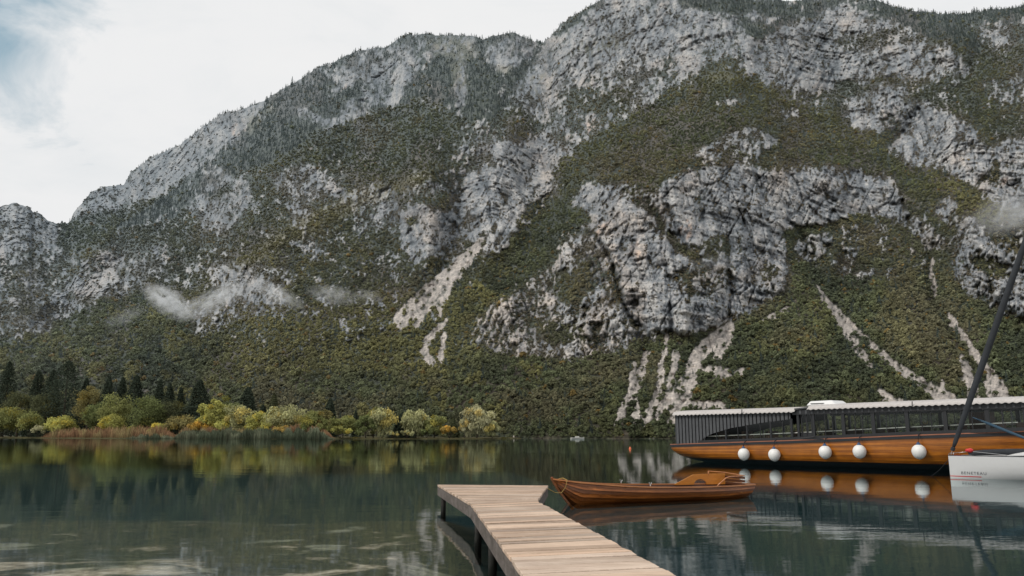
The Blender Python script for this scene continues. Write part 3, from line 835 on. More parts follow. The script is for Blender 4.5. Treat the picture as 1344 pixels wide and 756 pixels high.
vc = (np.array((0.052, 0.058, 0.034)) * (1 - brown) + np.array((0.085, 0.070, 0.050)) * brown) * (0.75 + 0.5 * vn2(MX / 2.2, MY / 2.2, 351)[..., None])  # ground darker than the crowns: shade between trees put into its colour
vc = vc * (1 - 0.6 * Yl[..., None]) + 0.6 * Yl[..., None] * np.array((0.14, 0.125, 0.06)) * (0.8 + 0.4 * tone)
scol = np.array((0.44, 0.395, 0.355)) * (0.62 + 0.5 * np.clip(0.5 + 0.5 * vn2(MX / 2.0, MY / 4.0, 361) + 0.4 * nB, 0, 1))[..., None]
r3 = rock[..., None]; s3 = Scm[..., None]
gy = (Yl * sstep(-0.1, 0.4, nB))[..., None] * 0.5
rc = rc * (1 - gy) + gy * np.array((0.24, 0.20, 0.10))
C = vc * (1 - r3) + rc * r3
C = C * (1 - s3) + scol * s3
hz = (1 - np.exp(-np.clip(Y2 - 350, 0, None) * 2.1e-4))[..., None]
C = C * (1 - hz) + hz * np.array((0.27, 0.325, 0.365))  # aerial haze put into the surface colour, stronger with distance

PV = np.stack([X, Y, Z], -1)
pre = [PV[0] + np.array((0, -14, -7)), PV[0] + np.array((0, -3, -1.2))]
pre[0][:, 2] = -7; pre[1][:, 2] = -1.2
post = []
last = PV[-1]
for k in range(1, 7):
    q = last.copy(); q[:, 1] += 70 * k * (1 + .2 * k); q[:, 0] *= q[:, 1] / last[:, 1]; q[:, 2] -= 30 * k * k * 0.6 + 14 * k
    post.append(q)
ALL = np.concatenate([np.stack(pre), PV, np.stack(post)], 0)
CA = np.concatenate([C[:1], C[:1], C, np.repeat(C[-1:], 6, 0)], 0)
nr, nc = ALL.shape[:2]
idx = np.arange(nr * nc).reshape(nr, nc)
F = np.stack([idx[:-1, :-1], idx[:-1, 1:], idx[1:, 1:], idx[1:, :-1]], -1).reshape(-1, 4)
t = NT('mountain_rock_and_scrub')
c = t.attr('Col').outputs['Color']
co = t.coord('Object')
f1 = t.noise(co, 0.35, 4, 0.65)
f2 = t.noise(t.coord('Object', (1, 1, 3.0)), 0.12, 4, 0.6)
c = t.mix(1.0, c, t.ramp(f1, [(0.3, (0.62, 0.62, 0.64)), (0.5, (1, 1, 1)), (0.7, (1.4, 1.38, 1.34))]), 'MULTIPLY')
c = t.mix(0.6, c, t.ramp(f2, [(0.35, (0.7, 0.7, 0.72)), (0.6, (1.15, 1.15, 1.14))]), 'MULTIPLY')
mm = t.out(t.pbr(c, 0.95, 0.1, t.bump(f1, 0.6, 1.5)))
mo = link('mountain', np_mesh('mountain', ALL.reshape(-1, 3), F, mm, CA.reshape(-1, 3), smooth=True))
tag(mo, kind='structure')


# ------------------------------------------------------------------ foliage meshes
def cards(centers, outward, size, rng, aspect=1.0, droop=None, jitter=0.8):
    n = len(centers)
    nrm = outward + jitter * rng.normal(size=(n, 3))
    nrm /= np.linalg.norm(nrm, axis=1, keepdims=True) + 1e-9
    r = rng.normal(size=(n, 3))
    if droop is not None: r = r * (1 - droop) + np.array((0, 0, -2.2)) * droop
    a = r - (r * nrm).sum(1, keepdims=True) * nrm
    a /= np.linalg.norm(a, axis=1, keepdims=True) + 1e-9
    b = np.cross(nrm, a)
    s = np.asarray(size)[:, None] if np.ndim(size) else size
    a = a * s * aspect; b = b * s
    k = rng.uniform(0.55, 1.0, (n, 1))
    V = np.stack([centers - a, centers - b * k + a * 0.15, centers + a, centers + b * k - a * 0.1], 1).reshape(-1, 3)
    F = np.arange(4 * n).reshape(n, 4)
    return V, F


def blob_core(rng, rx, rz, cz, n=2, rough=0.25):
    bm = bmesh.new(); bmesh.ops.create_icosphere(bm, subdivisions=n, radius=1)
    V = np.array([v.co[:] for v in bm.verts]); F = np.array([[v.index for v in f.verts] for f in bm.faces])
    bm.free()
    s = rng.uniform(0, 99)
    d = 1 + rough * vn3(V[:, 0] * 1.7 + s, V[:, 1] * 1.7, V[:, 2] * 1.7, 5)
    V = V * d[:, None] * np.array((rx, rx, rz)) + np.array((0, 0, cz))
    return V, np.concatenate([F, F[:, 2:3]], 1)


def join(parts):
    Vs, Fs, Cs, o = [], [], [], 0
    for V, F, C in parts:
        Vs.append(V); Fs.append(F + o); Cs.append(np.broadcast_to(C, (len(V), 3))); o += len(V)
    return np.concatenate(Vs), np.concatenate(Fs), np.concatenate(Cs)


def tris_quads(V, F):           # 4-index faces with a doubled last index are triangles: nudge into slim quads
    return V, F


FOL_I = foliage('hillside_foliage', True, 0.2)


def far_broadleaf(seed, lobes, n):
    rng = np.random.default_rng(seed)
    d = rng.normal(size=(lobes, 3)); d /= np.linalg.norm(d, axis=1, keepdims=True); d[:, 2] = np.abs(d[:, 2]) * 1.0 - 0.25
    lc = d * np.array((0.55, 0.55, 0.65)) + np.array((0, 0, 0.75)); lr = rng.uniform(0.32, 0.52, lobes); lt = rng.uniform(0.7, 1.3, lobes)
    li = rng.integers(0, lobes, n)
    u = rng.normal(size=(n, 3)); u /= np.linalg.norm(u, axis=1, keepdims=True)
    u[:, 2] = np.where(u[:, 2] < -0.3, -u[:, 2], u[:, 2])
    c = lc[li] + u * lr[li][:, None] * rng.uniform(0.75, 1.05, (n, 1))
    V, F = cards(c, u + np.array((0, 0, 0.5)), rng.uniform(0.15, 0.30, n), rng, 1.0, None, 0.35)
    colr = np.repeat(lt[li] * rng.uniform(0.75, 1.3, n), 4)[:, None] * np.array((1, 1, 1))
    S = np.array([(-.1, -.1, -1.2), (.1, -.1, -1.2), (.06, .06, .6), (-.06, .06, .6)])
    return np_mesh('broadleaf_tree', *join([(V, F, colr), (S, np.array([[0, 1, 2, 3]]), (.6, .55, .5))])[:2], FOL_I,
                   join([(V, F, colr), (S, np.array([[0, 1, 2, 3]]), (.6, .55, .5))])[2])


def far_conifer(seed, n):
    rng = np.random.default_rng(seed)
    z = rng.uniform(0, 1, n) ** 0.8
    r = (1 - z) ** 0.85 * (0.75 + 0.35 * np.abs(np.sin(z * 26))) + 0.03
    a = rng.uniform(0, 2 * math.pi, n)
    rr = r * rng.uniform(0.55, 1.0, n)
    c = np.stack([rr * np.cos(a), rr * np.sin(a), z * 4.6 - rr * 0.25], -1)
    o = np.stack([np.cos(a), np.sin(a), np.full(n, 0.5)], -1)
    V, F = cards(c, o, rng.uniform(0.16, 0.30, n) * (1.15 - 0.7 * z), rng, 1.2, None, 0.5)
    colr = np.repeat(rng.uniform(0.7, 1.25, n), 4)[:, None] * np.array((1, 1, 1))
    S = np.array([(-.08, 0, -1.0), (.08, 0, -1.0), (.03, 0, 4.75), (-.03, 0, 4.75)])
    P = join([(V, F, colr), (S, np.array([[0, 1, 2, 3]]), (.6, .5, .4))])
    return np_mesh('conifer_tree', P[0], P[1], FOL_I, P[2])


kit = bpy.data.collections.new('forest_kit')
for k in range(4): kit.objects.link(bpy.data.objects.new('broadleaf_tree.%03d' % k, far_broadleaf(50 + k, 6 + k, 150)))
for k in range(2): kit.objects.link(bpy.data.objects.new('conifer_tree.%03d' % k, far_conifer(70 + k, 150)))

# ---- where the trees stand
N = 520000
cpx = RNG.uniform(-330, 1680, N)
ci = np.interp(cpx, cols, np.arange(len(cols)))
c0 = np.clip(ci.astype(int), 0, len(cols) - 2); cf = ci - c0
top = rid[c0] * (1 - cf) + rid[c0 + 1] * cf; bot = shore_py[c0] * (1 - cf) + shore_py[c0 + 1] * cf
cpy = RNG.uniform(-45, 577, N)
ok = (cpy > top) & (cpy < bot - 0.2)
cpx, cpy, c0, cf, top, bot = [a[ok] for a in (cpx, cpy, c0, cf, top, bot)]
ri = (cpy - bot) / (top - bot) * (NR - 1)
r0 = np.clip(ri.astype(int), 0, NR - 2); rf = ri - r0


def bil(A):
    if A.ndim == 3: a, b = cf[:, None], rf[:, None]
    else: a, b = cf, rf
    return (A[r0, c0] * (1 - a) + A[r0, c0 + 1] * a) * (1 - b) + (A[r0 + 1, c0] * (1 - a) + A[r0 + 1, c0 + 1] * a) * b


P = bil(PV); sp_v = np.clip(bil(Sp) / 40, -1, 1); rv = bil(rock); scv = bil(Scm); yv = bil(Yl); cv = bil(Cn); Rs = bil(Rk)
rp = np.interp(cpy, [0, 120, 250, 350, 450, 577], [1.45, 1.6, 1.85, 2.15, 2.6, 3.6]) * np.exp(RNG.normal(0, 0.36, len(cpx)))
rp = rp * np.interp(Rs, [0.1, 0.6], [1.0, 0.62])
dens = 520000 / (2010 * 622)
need = np.interp(cpy, [200, 380], [2.6, 4.2]) / (math.pi * rp ** 2)
pr = need / dens * np.clip(1.10 - rv * 1.05, 0, 1) * (1 - np.clip(scv * 1.6, 0, 1)) * np.interp(Rs, [0.05, 0.5], [1.0, 0.45]) * (1 - 0.55 * yv * (cpy < 130))
con = (cv > 0.5) & (RNG.uniform(size=len(cpx)) < 0.9) | (RNG.uniform(size=len(cpx)) < 0.03)
pr = pr * np.where(con & (cv > 0.5), 0.7, 1)
pick = RNG.uniform(size=len(cpx)) < pr
P, rp, con, cpx, cpy, rv, yv, Rs, sp_v = [a[pick] for a in (P, rp, con, cpx, cpy, rv, yv, Rs, sp_v)]
# conifers along the skyline
rl = RNG.uniform(170, 1500, 1300)
rl = rl[(vn2(rl / 28, rl * 0, 88) > -0.25) | (rl > 1130)]
jj = np.clip(np.searchsorted(cols, rl), 1, len(cols) - 1)
P = np.concatenate([P, PV[-1, jj] + np.stack([RNG.normal(0, 2, len(jj)), RNG.uniform(-6, 10, len(jj)), np.full(len(jj), -1.0)], -1)])
rp = np.concatenate([rp, RNG.uniform(0.55, 1.25, len(jj))]); con = np.concatenate([con, np.ones(len(jj), bool)])
cpx = np.concatenate([cpx, rl]); cpy = np.concatenate([cpy, rid[jj]]); yv = np.concatenate([yv, np.zeros(len(jj))]); sp_v = np.concatenate([sp_v, np.zeros(len(jj))]); Rs = np.concatenate([Rs, np.zeros(len(jj))])
n = len(P)
size = rp * P[:, 1] / FOC
size = np.where(con, size * 0.72, size)
kind = np.where(con, RNG.integers(4, 6, n), RNG.integers(0, 4, n))
zone = fbm2(cpx / 70, cpy / 45, 3, 401)
zone2 = fbm2(cpx / 25, cpy / 18, 2, 411)
g0 = np.array((0.100, 0.112, 0.058)); gB = np.array((0.112, 0.100, 0.060)); gO = np.array((0.165, 0.155, 0.062)); gD = np.array((0.066, 0.078, 0.050))
tint = np.repeat(g0[None], n, 0)
lf = lambda a, c_, w_: a * (1 - w_[:, None]) + c_ * w_[:, None]
tint = lf(tint, gB, sstep(0.0, 0.5, zone) * 0.8)
tint = lf(tint, gD, sstep(0.0, 0.5, -zone) * 0.7)
tint = lf(tint, gO, np.clip(yv + sstep(0.0, 0.5, zone2) * 0.7 * ((cpx < 720) & (cpy > 330)) + 0.35 * sstep(0.1, 0.5, zone2), 0, 1) * 0.8)
tint = lf(tint, np.array((0.150, 0.146, 0.064)), np.clip(sp_v, 0, 1) * 0.75)  # grassier crests paler, also slope shading put into the tint
tint = lf(tint, gD * 0.75, np.clip(-sp_v, 0, 1) * 0.8)  # gullies darker: slope shade put into the tree tint
tint = lf(tint, np.array((0.115, 0.094, 0.070)), np.clip(Rs * 1.2 - 0.1, 0, 0.8))
lowleft = sstep(230, 330, cpx) * sstep(690, 560, cpx) * sstep(385, 420, cpy) * sstep(520, 470, cpy)
tint = lf(tint, np.array((0.165, 0.155, 0.066)), 0.7 * lowleft)
au = RNG.uniform(size=n) < 0.02
tint[au] = np.array((0.16, 0.115, 0.04))
tint[con] = np.array((0.040, 0.052, 0.046))
tint *= RNG.uniform(0.8, 1.25, (n, 1)) * (np.interp(cpy, [200, 420, 500, 560], [2.15, 2.0, 1.65, 1.25]) * (1 + 0.38 * fbm2(cpx / 13, cpy / 10, 3, 421) + 0.25 * zone))[:, None]
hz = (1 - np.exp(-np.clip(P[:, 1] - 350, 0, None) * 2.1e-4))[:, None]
tint = tint * (1 - hz) + hz * np.array((0.33, 0.40, 0.44))  # same distance haze blended into each tree's colour
me = bpy.data.meshes.new('forest_points')
me.vertices.add(n); me.vertices.foreach_set('co', P.astype(np.float32).ravel())
a = me.attributes.new('size', 'FLOAT_VECTOR', 'POINT')
hs = RNG.uniform(0.8, 1.25, n)
a.data.foreach_set('vector', np.stack([size, size, size * hs], -1).astype(np.float32).ravel())
a = me.attributes.new('turn', 'FLOAT_VECTOR', 'POINT')
a.data.foreach_set('vector', np.stack([np.zeros(n), np.zeros(n), RNG.uniform(0, 6.28, n)], -1).astype(np.float32).ravel())
a = me.attributes.new('kind', 'INT', 'POINT'); a.data.foreach_set('value', kind.astype(np.int32))
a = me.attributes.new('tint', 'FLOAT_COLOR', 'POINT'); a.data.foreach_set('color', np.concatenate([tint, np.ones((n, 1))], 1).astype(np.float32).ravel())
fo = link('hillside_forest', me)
tag(fo, 'dense autumn wood of trees and scrub covering the mountain slope', 'forest', kind='stuff')
ng = bpy.data.node_groups.new('plant_forest', 'GeometryNodeTree')
ng.interface.new_socket('Geometry', in_out='INPUT', socket_type='NodeSocketGeometry')
ng.interface.new_socket('Geometry', in_out='OUTPUT', socket_type='NodeSocketGeometry')
gi = ng.nodes.new('NodeGroupInput'); go = ng.nodes.new('NodeGroupOutput')
iop = ng.nodes.new('GeometryNodeInstanceOnPoints'); cinf = ng.nodes.new('GeometryNodeCollectionInfo')
cinf.inputs['Collection'].default_value = kit; cinf.inputs['Separate Children'].default_value = True; cinf.inputs['Reset Children'].default_value = True


def named(nm, dtype):
    q = ng.nodes.new('GeometryNodeInputNamedAttribute'); q.data_type = dtype; q.inputs['Name'].default_value = nm
    return [o_ for o_ in q.outputs if o_.enabled and o_.name == 'Attribute'][0]


ng.links.new(gi.outputs[0], iop.inputs['Points'])
ng.links.new(cinf.outputs[0], iop.inputs['Instance'])
iop.inputs['Pick Instance'].default_value = True
ng.links.new(named('kind', 'INT'), iop.inputs['Instance Index'])
ng.links.new(named('size', 'FLOAT_VECTOR'), iop.inputs['Scale'])
ng.links.new(named('turn', 'FLOAT_VECTOR'), iop.inputs['Rotation'])
ng.links.new(iop.outputs[0], go.inputs[0])
md = fo.modifiers.new('forest', 'NODES'); md.node_group = ng
print('forest trees', n)


# ================================================================== FAR SHORE
FRONT = [(-460, 640), (-200, 560), (0, 520), (55, 505), (120, 470), (200, 430), (300, 396), (380, 372), (430, 360), (438, 366), (447, 386), (520, 392), (600, 392), (655, 392), (668, 402), (690, 440)]
fx_, fy_ = [p[0] for p in FRONT], [p[1] for p in FRONT]
pp = np.concatenate([np.arange(-460, 690, 3.0)])
Yf = np.interp(pp, fx_, fy_) * (1 + 0.004 * vn2(pp / 9, pp * 0, 5))
rows = []
for off, zz in ((-2.0, -0.5), (0.0, 0.02), (2.5, 0.45), (12, 0.6), (30, 0.7), (70, 0.8), (160, 1.0), (420, 1.0)):
    Yk = Yf + off
    xk = (pp - 672) / FOC / CP * (CP - (378 - HZ) / FOC * SP) * Yk * 0 + (pp - 672) / FOC * Yk / (CP - ((378 - HZ) / FOC) * SP)
    rows.append(np.stack([xk, Yk, np.full_like(Yk, zz) + (0.08 * vn2(xk / 4, Yk / 4, 6) if zz > 0.3 else 0)], -1))
G = np.stack(rows)
nr, nc = G.shape[:2]
idx = np.arange(nr * nc).reshape(nr, nc)
F = np.stack([idx[:-1, :-1], idx[:-1, 1:], idx[1:, 1:], idx[1:, :-1]], -1).reshape(-1, 4)
t = NT('marsh_soil')
n1 = t.noise(t.coord('Object'), 0.8, 5)
sm = t.out(t.pbr(t.ramp(n1, [(0.35, (0.035, 0.04, 0.02)), (0.6, (0.10, 0.085, 0.04))]), 0.95, 0.1, t.bump(n1, 0.5, 0.2)))
tag(link('shore', np_mesh('shore', G.reshape(-1, 3), F, sm, smooth=True)), kind='structure')


def spot(px, dY):
    """ground point behind the waterline at a surveyed bearing"""
    Y = float(np.interp(px, fx_, fy_)) + dY
    return Vector(((px - 672) / FOC * Y / (CP - ((378 - HZ) / FOC) * SP), Y, 0.55))


FOL = foliage('shore_foliage', False, 0.3)
BARK = paint('tree_bark', (0.085, 0.07, 0.055), 0.9, 0.1, 0.3, 2.0)
TONES = {'dk': (0.060, 0.076, 0.054), 'dg': (0.115, 0.125, 0.068), 'ol': (0.245, 0.255, 0.10), 'mg': (0.18, 0.205, 0.085), 'yg': (0.43, 0.42, 0.14),
         'gy': (0.40, 0.395, 0.21), 'sv': (0.46, 0.44, 0.27), 'au': (0.42, 0.31, 0.10), 'ru': (0.26, 0.16, 0.08), 'or': (0.26, 0.23, 0.10)}


def trunk_mesh(h, r, rng, lean=0.03, limbs=5, spread=1.0, top=0.85):
    m = MB()
    pts, rs = [], []
    for k in range(6):
        f = k / 5
        pts.append((lean * h * f * rng.normal() * 0.5, lean * h * f * rng.normal() * 0.5, -0.4 + (h * top + 0.4) * f)); rs.append(r * (1 - 0.82 * f) + 0.02)
    m.tube(pts, rs, 7)
    for k in range(limbs):
        f = rng.uniform(0.25, 0.75); a = rng.uniform(0, 6.28)
        p = Vector((0, 0, h * top * f)); ln = spread * rng.uniform(0.5, 0.9)
        e = p + Vector((math.cos(a) * ln, math.sin(a) * ln, ln * rng.uniform(0.4, 0.9)))
        m.tube([p, p.lerp(e, 0.5) + Vector((0, 0, -0.06 * ln)), e], [r * 0.42, r * 0.28, r * 0.1], 5)
    return m


def crown_broad(h, wd, tone, rng, form):
    low = {'shrub': 0.0, 'willow': 0.02, 'broad': 0.12, 'tall': 0.1}[form]
    cz = h * (0.52 + low * 0.4); rx, rz = wd / 2, h * (0.5 - low * 0.4)
    nl = int(np.clip(wd * h / 7, 12, 46))
    d = rng.normal(size=(nl, 3)); d /= np.linalg.norm(d, axis=1, keepdims=True)
    if form == 'shrub': d[:, 2] = np.abs(d[:, 2]) * 1.15 - 0.45
    rad = rng.uniform(0.45, 0.86, (nl, 1))
    lr = rng.uniform(0.20, 0.36, nl) * min(wd, h) * 0.62
    lc = d * rad * np.array((rx * 0.92, rx * 0.92, rz * 0.92)) + np.array((0, 0, cz))
    if form in ('broad', 'tall', 'willow'):      # ragged top: a few lobes push out
        k = rng.integers(0, nl, max(3, nl // 6)); lc[k] = (lc[k] - np.array((0, 0, cz))) * 1.18 + np.array((0, 0, cz))
    n = int(np.clip(wd * h * 26, 700, 5200))
    li = rng.integers(0, nl, n)
    u = rng.normal(size=(n, 3)); u /= np.linalg.norm(u, axis=1, keepdims=True)
    c = lc[li] + u * (lr[li] * rng.uniform(0.35, 1.08, n))[:, None] * np.array((1, 1, 0.85))
    c[:, 2] = np.maximum(c[:, 2], 0.05)
    o = u * 0.8 + (c - np.array((0, 0, cz))) / max(rx, rz) * 0.5 + np.array((0, 0, 0.25))
    sz = rng.uniform(0.26, 0.52, n)
    V, F = cards(c, o, sz, rng, 1.9 if form == 'willow' else 1.15, 0.75 if form == 'willow' else None, 0.7)
    lt = rng.uniform(0.72, 1.3, nl)
    cc = 1.12 * np.array(tone)[None] * (lt[li] * rng.uniform(0.7, 1.35, n))[:, None]
    warm = rng.uniform(size=nl) < 0.18
    cc = np.where(warm[li][:, None], cc * np.array((1.25, 1.08, 0.75)), cc)
    return V, F, np.repeat(cc, 4, 0)


def crown_conifer(h, wd, tone, rng):
    n = int(np.clip(wd * h * 20, 900, 4800))
    z = rng.uniform(0, 1, n) ** 0.78
    tiers = int(h / 1.15)
    lay = np.abs(np.sin(z * tiers * math.pi + rng.normal(size=n) * 0.25))
    a = rng.uniform(0, 2 * math.pi, n)
    irr = 1 + 0.28 * vn2(np.cos(a) * 1.6 + z * 5, np.sin(a) * 1.6 + z * 3, int(rng.integers(1, 999)))
    r = wd / 2 * 1.35 * ((1 - z) ** 0.58 * (0.60 + 0.42 * lay) + 0.02) * irr
    rr = r * rng.uniform(0.2, 1.0, n) ** 0.42
    c = np.stack([rr * np.cos(a), rr * np.sin(a), h * (0.05 + 0.95 * z) - rr * 0.32], -1)
    c[:, 2] = np.maximum(c[:, 2], 0.1)
    o = np.stack([np.cos(a) * .6, np.sin(a) * .6, np.full(n, 0.8)], -1)
    V, F = cards(c, o, rng.uniform(0.4, 0.8, n) * (1.1 - 0.5 * z), rng, 1.5, 0.25, 0.45)
    cc = np.array(tone)[None] * rng.uniform(0.65, 1.4, n)[:, None]
    return V, F, np.repeat(cc, 4, 0)


# bearing, depth behind the waterline, top row, width (photo px), form, tone, name, label
SPRUCE, LEAFY, SHRUB = 'spruce_tree', 'broadleaf_tree', 'willow_shrub'
TREES = [
 (2, 60, 474, 26, 'con', 'dk', SPRUCE, 'dark spruce cut by the edge of the photo, behind the big olive shrubs'),
 (42, 70, 486, 26, 'con', 'dk', SPRUCE, 'dark narrow spruce between the cut-off spruce and the tallest spruce'),
 (81, 55, 473, 50, 'con', 'dk', SPRUCE, 'tallest and broadest dark spruce on the reed shore'),
 (62, 75, 485, 28, 'con', 'dk', SPRUCE, 'dark spruce tucked against the shoulder of the tallest spruce'),
 (107, 80, 496, 20, 'con', 'dk', SPRUCE, 'slim spruce peeping over the rust-tinged leafy tree'),
 (137, 60, 494, 22, 'con', 'dk', SPRUCE, 'slender pointed spruce behind the loose green tree with airy crown'),
 (155, 90, 495, 18, 'con', 'dk', SPRUCE, 'thin distant spruce between two pointed spruces above the airy green tree'),
 (173, 70, 492, 28, 'con', 'dk', SPRUCE, 'dark spruce rising between the airy tree and the round olive dome'),
 (205, 80, 499, 18, 'con', 'dk', SPRUCE, 'slim spruce directly above the round olive dome tree'),
 (218, 75, 503, 20, 'con', 'dk', SPRUCE, 'ragged spruce just past the round olive dome tree'),
 (233, 90, 508, 14, 'con', 'dk', SPRUCE, 'thinnest small spruce beside the broad dark spruce'),
 (258, 70, 498, 36, 'con', 'dk', SPRUCE, 'broad dark spruce behind the tall yellow-green tree'),
 (322, 70, 508, 28, 'con', 'dk', SPRUCE, 'lone broad dark spruce above the pale silvery shrubs'),
 (343, 60, 531, 13, 'con', 'dk', SPRUCE, 'short dark spruce beside the lone broad spruce'),
 (357, 90, 516, 15, 'con', 'dg', SPRUCE, 'faint slim spruce behind the grey-green willows'),
 (432, 60, 523, 18, 'con', 'dk', SPRUCE, 'isolated dark spruce above the dark olive bush'),
 (466, 60, 539, 9, 'con', 'dk', SPRUCE, 'tiny dark spruce behind the yellow-green shrubs by the reed tip'),
 (528, 12, 541, 20, 'con', 'dk', SPRUCE, 'dark spruce standing at the water among pale willows'),
 (594, 20, 549, 14, 'con', 'dg', SPRUCE, 'small dark spruce beside the large rounded silver willow'),
 (22, 45, 505, 44, 'broad', 'dg', LEAFY, 'dull green leafy tree under the cut-off spruce'),
 (58, 45, 510, 46, 'broad', 'dg', LEAFY, 'dark leafy tree under the shoulder of the tallest spruce'),
 (113, 50, 503, 36, 'tall', 'or', LEAFY, 'leafy tree with rust-tinged top beside the tallest spruce'),
 (125, 36, 527, 40, 'broad', 'mg', LEAFY, 'dull green tree below the rust-tinged leafy tree'),
 (150, 30, 514, 46, 'tall', 'ol', LEAFY, 'loose green tree with airy crown behind the pointed yellow-green shrub'),
 (191, 32, 515, 50, 'broad', 'mg', LEAFY, 'round olive dome tree behind the rust reeds'),
 (222, 55, 522, 40, 'broad', 'dg', LEAFY, 'dark green tree filling the gap below the ragged spruce'),
 (281, 24, 516, 30, 'tall', 'yg', LEAFY, 'tall yellow-green tree with two-part crown'),
 (266, 24, 529, 24, 'broad', 'yg', LEAFY, 'lower yellowish tree leaning on the tall yellow-green tree'),
 (300, 45, 520, 30, 'broad', 'mg', LEAFY, 'muted green tree between the tall yellow-green tree and lone spruce'),
 (313, 20, 532, 40, 'broad', 'gy', SHRUB, 'pale silvery willow with feathery top beside the tall yellow-green tree'),
 (338, 18, 540, 40, 'broad', 'yg', SHRUB, 'yellowish willow below the short dark spruce'),
 (372, 24, 530, 56, 'broad', 'gy', SHRUB, 'wide grey-green willow behind the golden bush'),
 (412, 18, 536, 46, 'broad', 'ol', SHRUB, 'dark olive bush below the isolated spruce'),
 (424, 22, 534, 24, 'tall', 'or', SHRUB, 'slim yellowish bush squeezed behind the dark olive bush'),
 (450, 14, 545, 50, 'broad', 'ol', SHRUB, 'broad olive-yellow bush beyond the reed tip'),
 (480, 6, 544, 32, 'broad', 'mg', SHRUB, 'deep green bush overhanging the water beside pale willows'),
 (503, 6, 535, 42, 'willow', 'gy', SHRUB, 'pale cream willow tallest in the waterside group'),
 (490, 20, 533, 24, 'tall', 'ol', SHRUB, 'olive tree crown peeping above the deep green bush'),
 (546, 8, 536, 40, 'willow', 'gy', SHRUB, 'pale feathery willow next to the waterside spruce'),
 (570, 8, 545, 40, 'broad', 'ol', SHRUB, 'olive bush sloping down toward the golden shrub'),
 (626, 4, 533, 46, 'willow', 'sv', 'willow_tree', 'large rounded silver willow at the end of the wooded shore'),
 (646, 2, 554, 26, 'willow', 'gy', SHRUB, 'low yellowish skirt of willow beside the large silver willow'),
 (610, 5, 548, 22, 'willow', 'sv', SHRUB, 'silvery half-height willow leaning on the large silver willow'),
 (14, 8, 527, 58, 'shrub', 'ol', SHRUB, 'big olive shrub mound at the edge of the photo'),
 (4, 4, 545, 40, 'shrub', 'ol', SHRUB, 'lower olive shrub at the water by the big olive mound'),
 (38, 5, 536, 36, 'shrub', 'ol', SHRUB, 'olive shrub shoulder between the big mound and silver thicket'),
 (50, 3, 556, 24, 'shrub', 'sv', SHRUB, 'low silver-grey thicket where the rust reeds begin'),
 (80, 22, 541, 50, 'shrub', 'yg', SHRUB, 'yellow-green dome shrub rising out of the rust reeds'),
 (145, 20, 539, 34, 'shrub', 'yg', SHRUB, 'pointed yellow-green shrub among the rust reeds'),
 (178, 22, 552, 26, 'shrub', 'ol', SHRUB, 'small olive shrub in front of the round olive dome tree'),
 (210, 20, 551, 28, 'shrub', 'yg', SHRUB, 'small yellow shrub past the round olive dome tree'),
 (236, 24, 539, 50, 'shrub', 'or', SHRUB, 'wide dull yellow shrub below the ragged spruces'),
 (260, 18, 549, 36, 'shrub', 'au', SHRUB, 'orange-yellow shrub at the foot of the lower yellowish tree'),
 (292, 14, 545, 24, 'shrub', 'yg', SHRUB, 'yellow shrub below the two-part yellow-green tree'),
 (370, 8, 556, 34, 'shrub', 'au', SHRUB, 'golden bush behind the green reeds'),
 (350, 12, 552, 26, 'shrub', 'yg', SHRUB, 'yellow-green bush beside the golden bush'),
 (398, 10, 553, 26, 'shrub', 'mg', SHRUB, 'shadowed green bush under the dark olive bush'),
 (446, 3, 556, 36, 'shrub', 'yg', SHRUB, 'yellow-green shrub touching the water past the reed tip'),
 (516, 2, 564, 22, 'shrub', 'gy', SHRUB, 'low pale shrub at the foot of the cream willow'),
 (534, 2, 562, 22, 'shrub', 'gy', SHRUB, 'low grey-green shrub at the foot of the waterside spruce'),
 (590, 4, 555, 28, 'shrub', 'au', SHRUB, 'golden shrub between olive bush and the small dark spruce'),
 (560, 3, 560, 24, 'shrub', 'mg', SHRUB, 'dark green shrub at the water below the feathery willow'),
]
GRP = {SPRUCE: 'spruces on the reed shore', LEAFY: 'leafy trees on the reed shore', SHRUB: 'willows and bushes along the reed shore'}
for i, (px, dY, top, wd, form, tone, name, label) in enumerate(TREES):
    rng = np.random.default_rng(1000 + i)
    p = spot(px, dY)
    mpp = p.y / FOC
    h = at(px, top, p.y).z - 0.55
    wm_ = wd * mpp * (rng.uniform(1.05, 1.4) if form == 'con' else 1.0)
    r = empty(name, p, rng.uniform(0, 6.28))
    tag(r, label, 'shrub' if name == SHRUB else 'tree', GRP.get(name))
    if form == 'con':
        V, F, C = crown_conifer(h, wm_, TONES[tone], rng)
        trunk_mesh(h, 0.02 * h + 0.1, rng, 0.0, 0, 1, 0.97).build('trunk', BARK, r, True)
    else:
        V, F, C = crown_broad(h, wm_, TONES[tone], rng, form)
        if form == 'shrub':
            m = MB()
            for k in range(6):
                a = k * 1.05; m.tube([(0.1 * math.cos(a), 0.1 * math.sin(a), -0.3), (0.22 * wm_ * math.cos(a), 0.22 * wm_ * math.sin(a), h * 0.6)], [0.09, 0.03], 5)
            m.build('stems', BARK, r, True)
        else:
            trunk_mesh(h, 0.018 * h + 0.08, rng, 0.04, 6, wm_ * 0.4, 0.75).build('trunk', BARK, r, True)
    link('crown', np_mesh('crown', V, F, FOL, C), r)


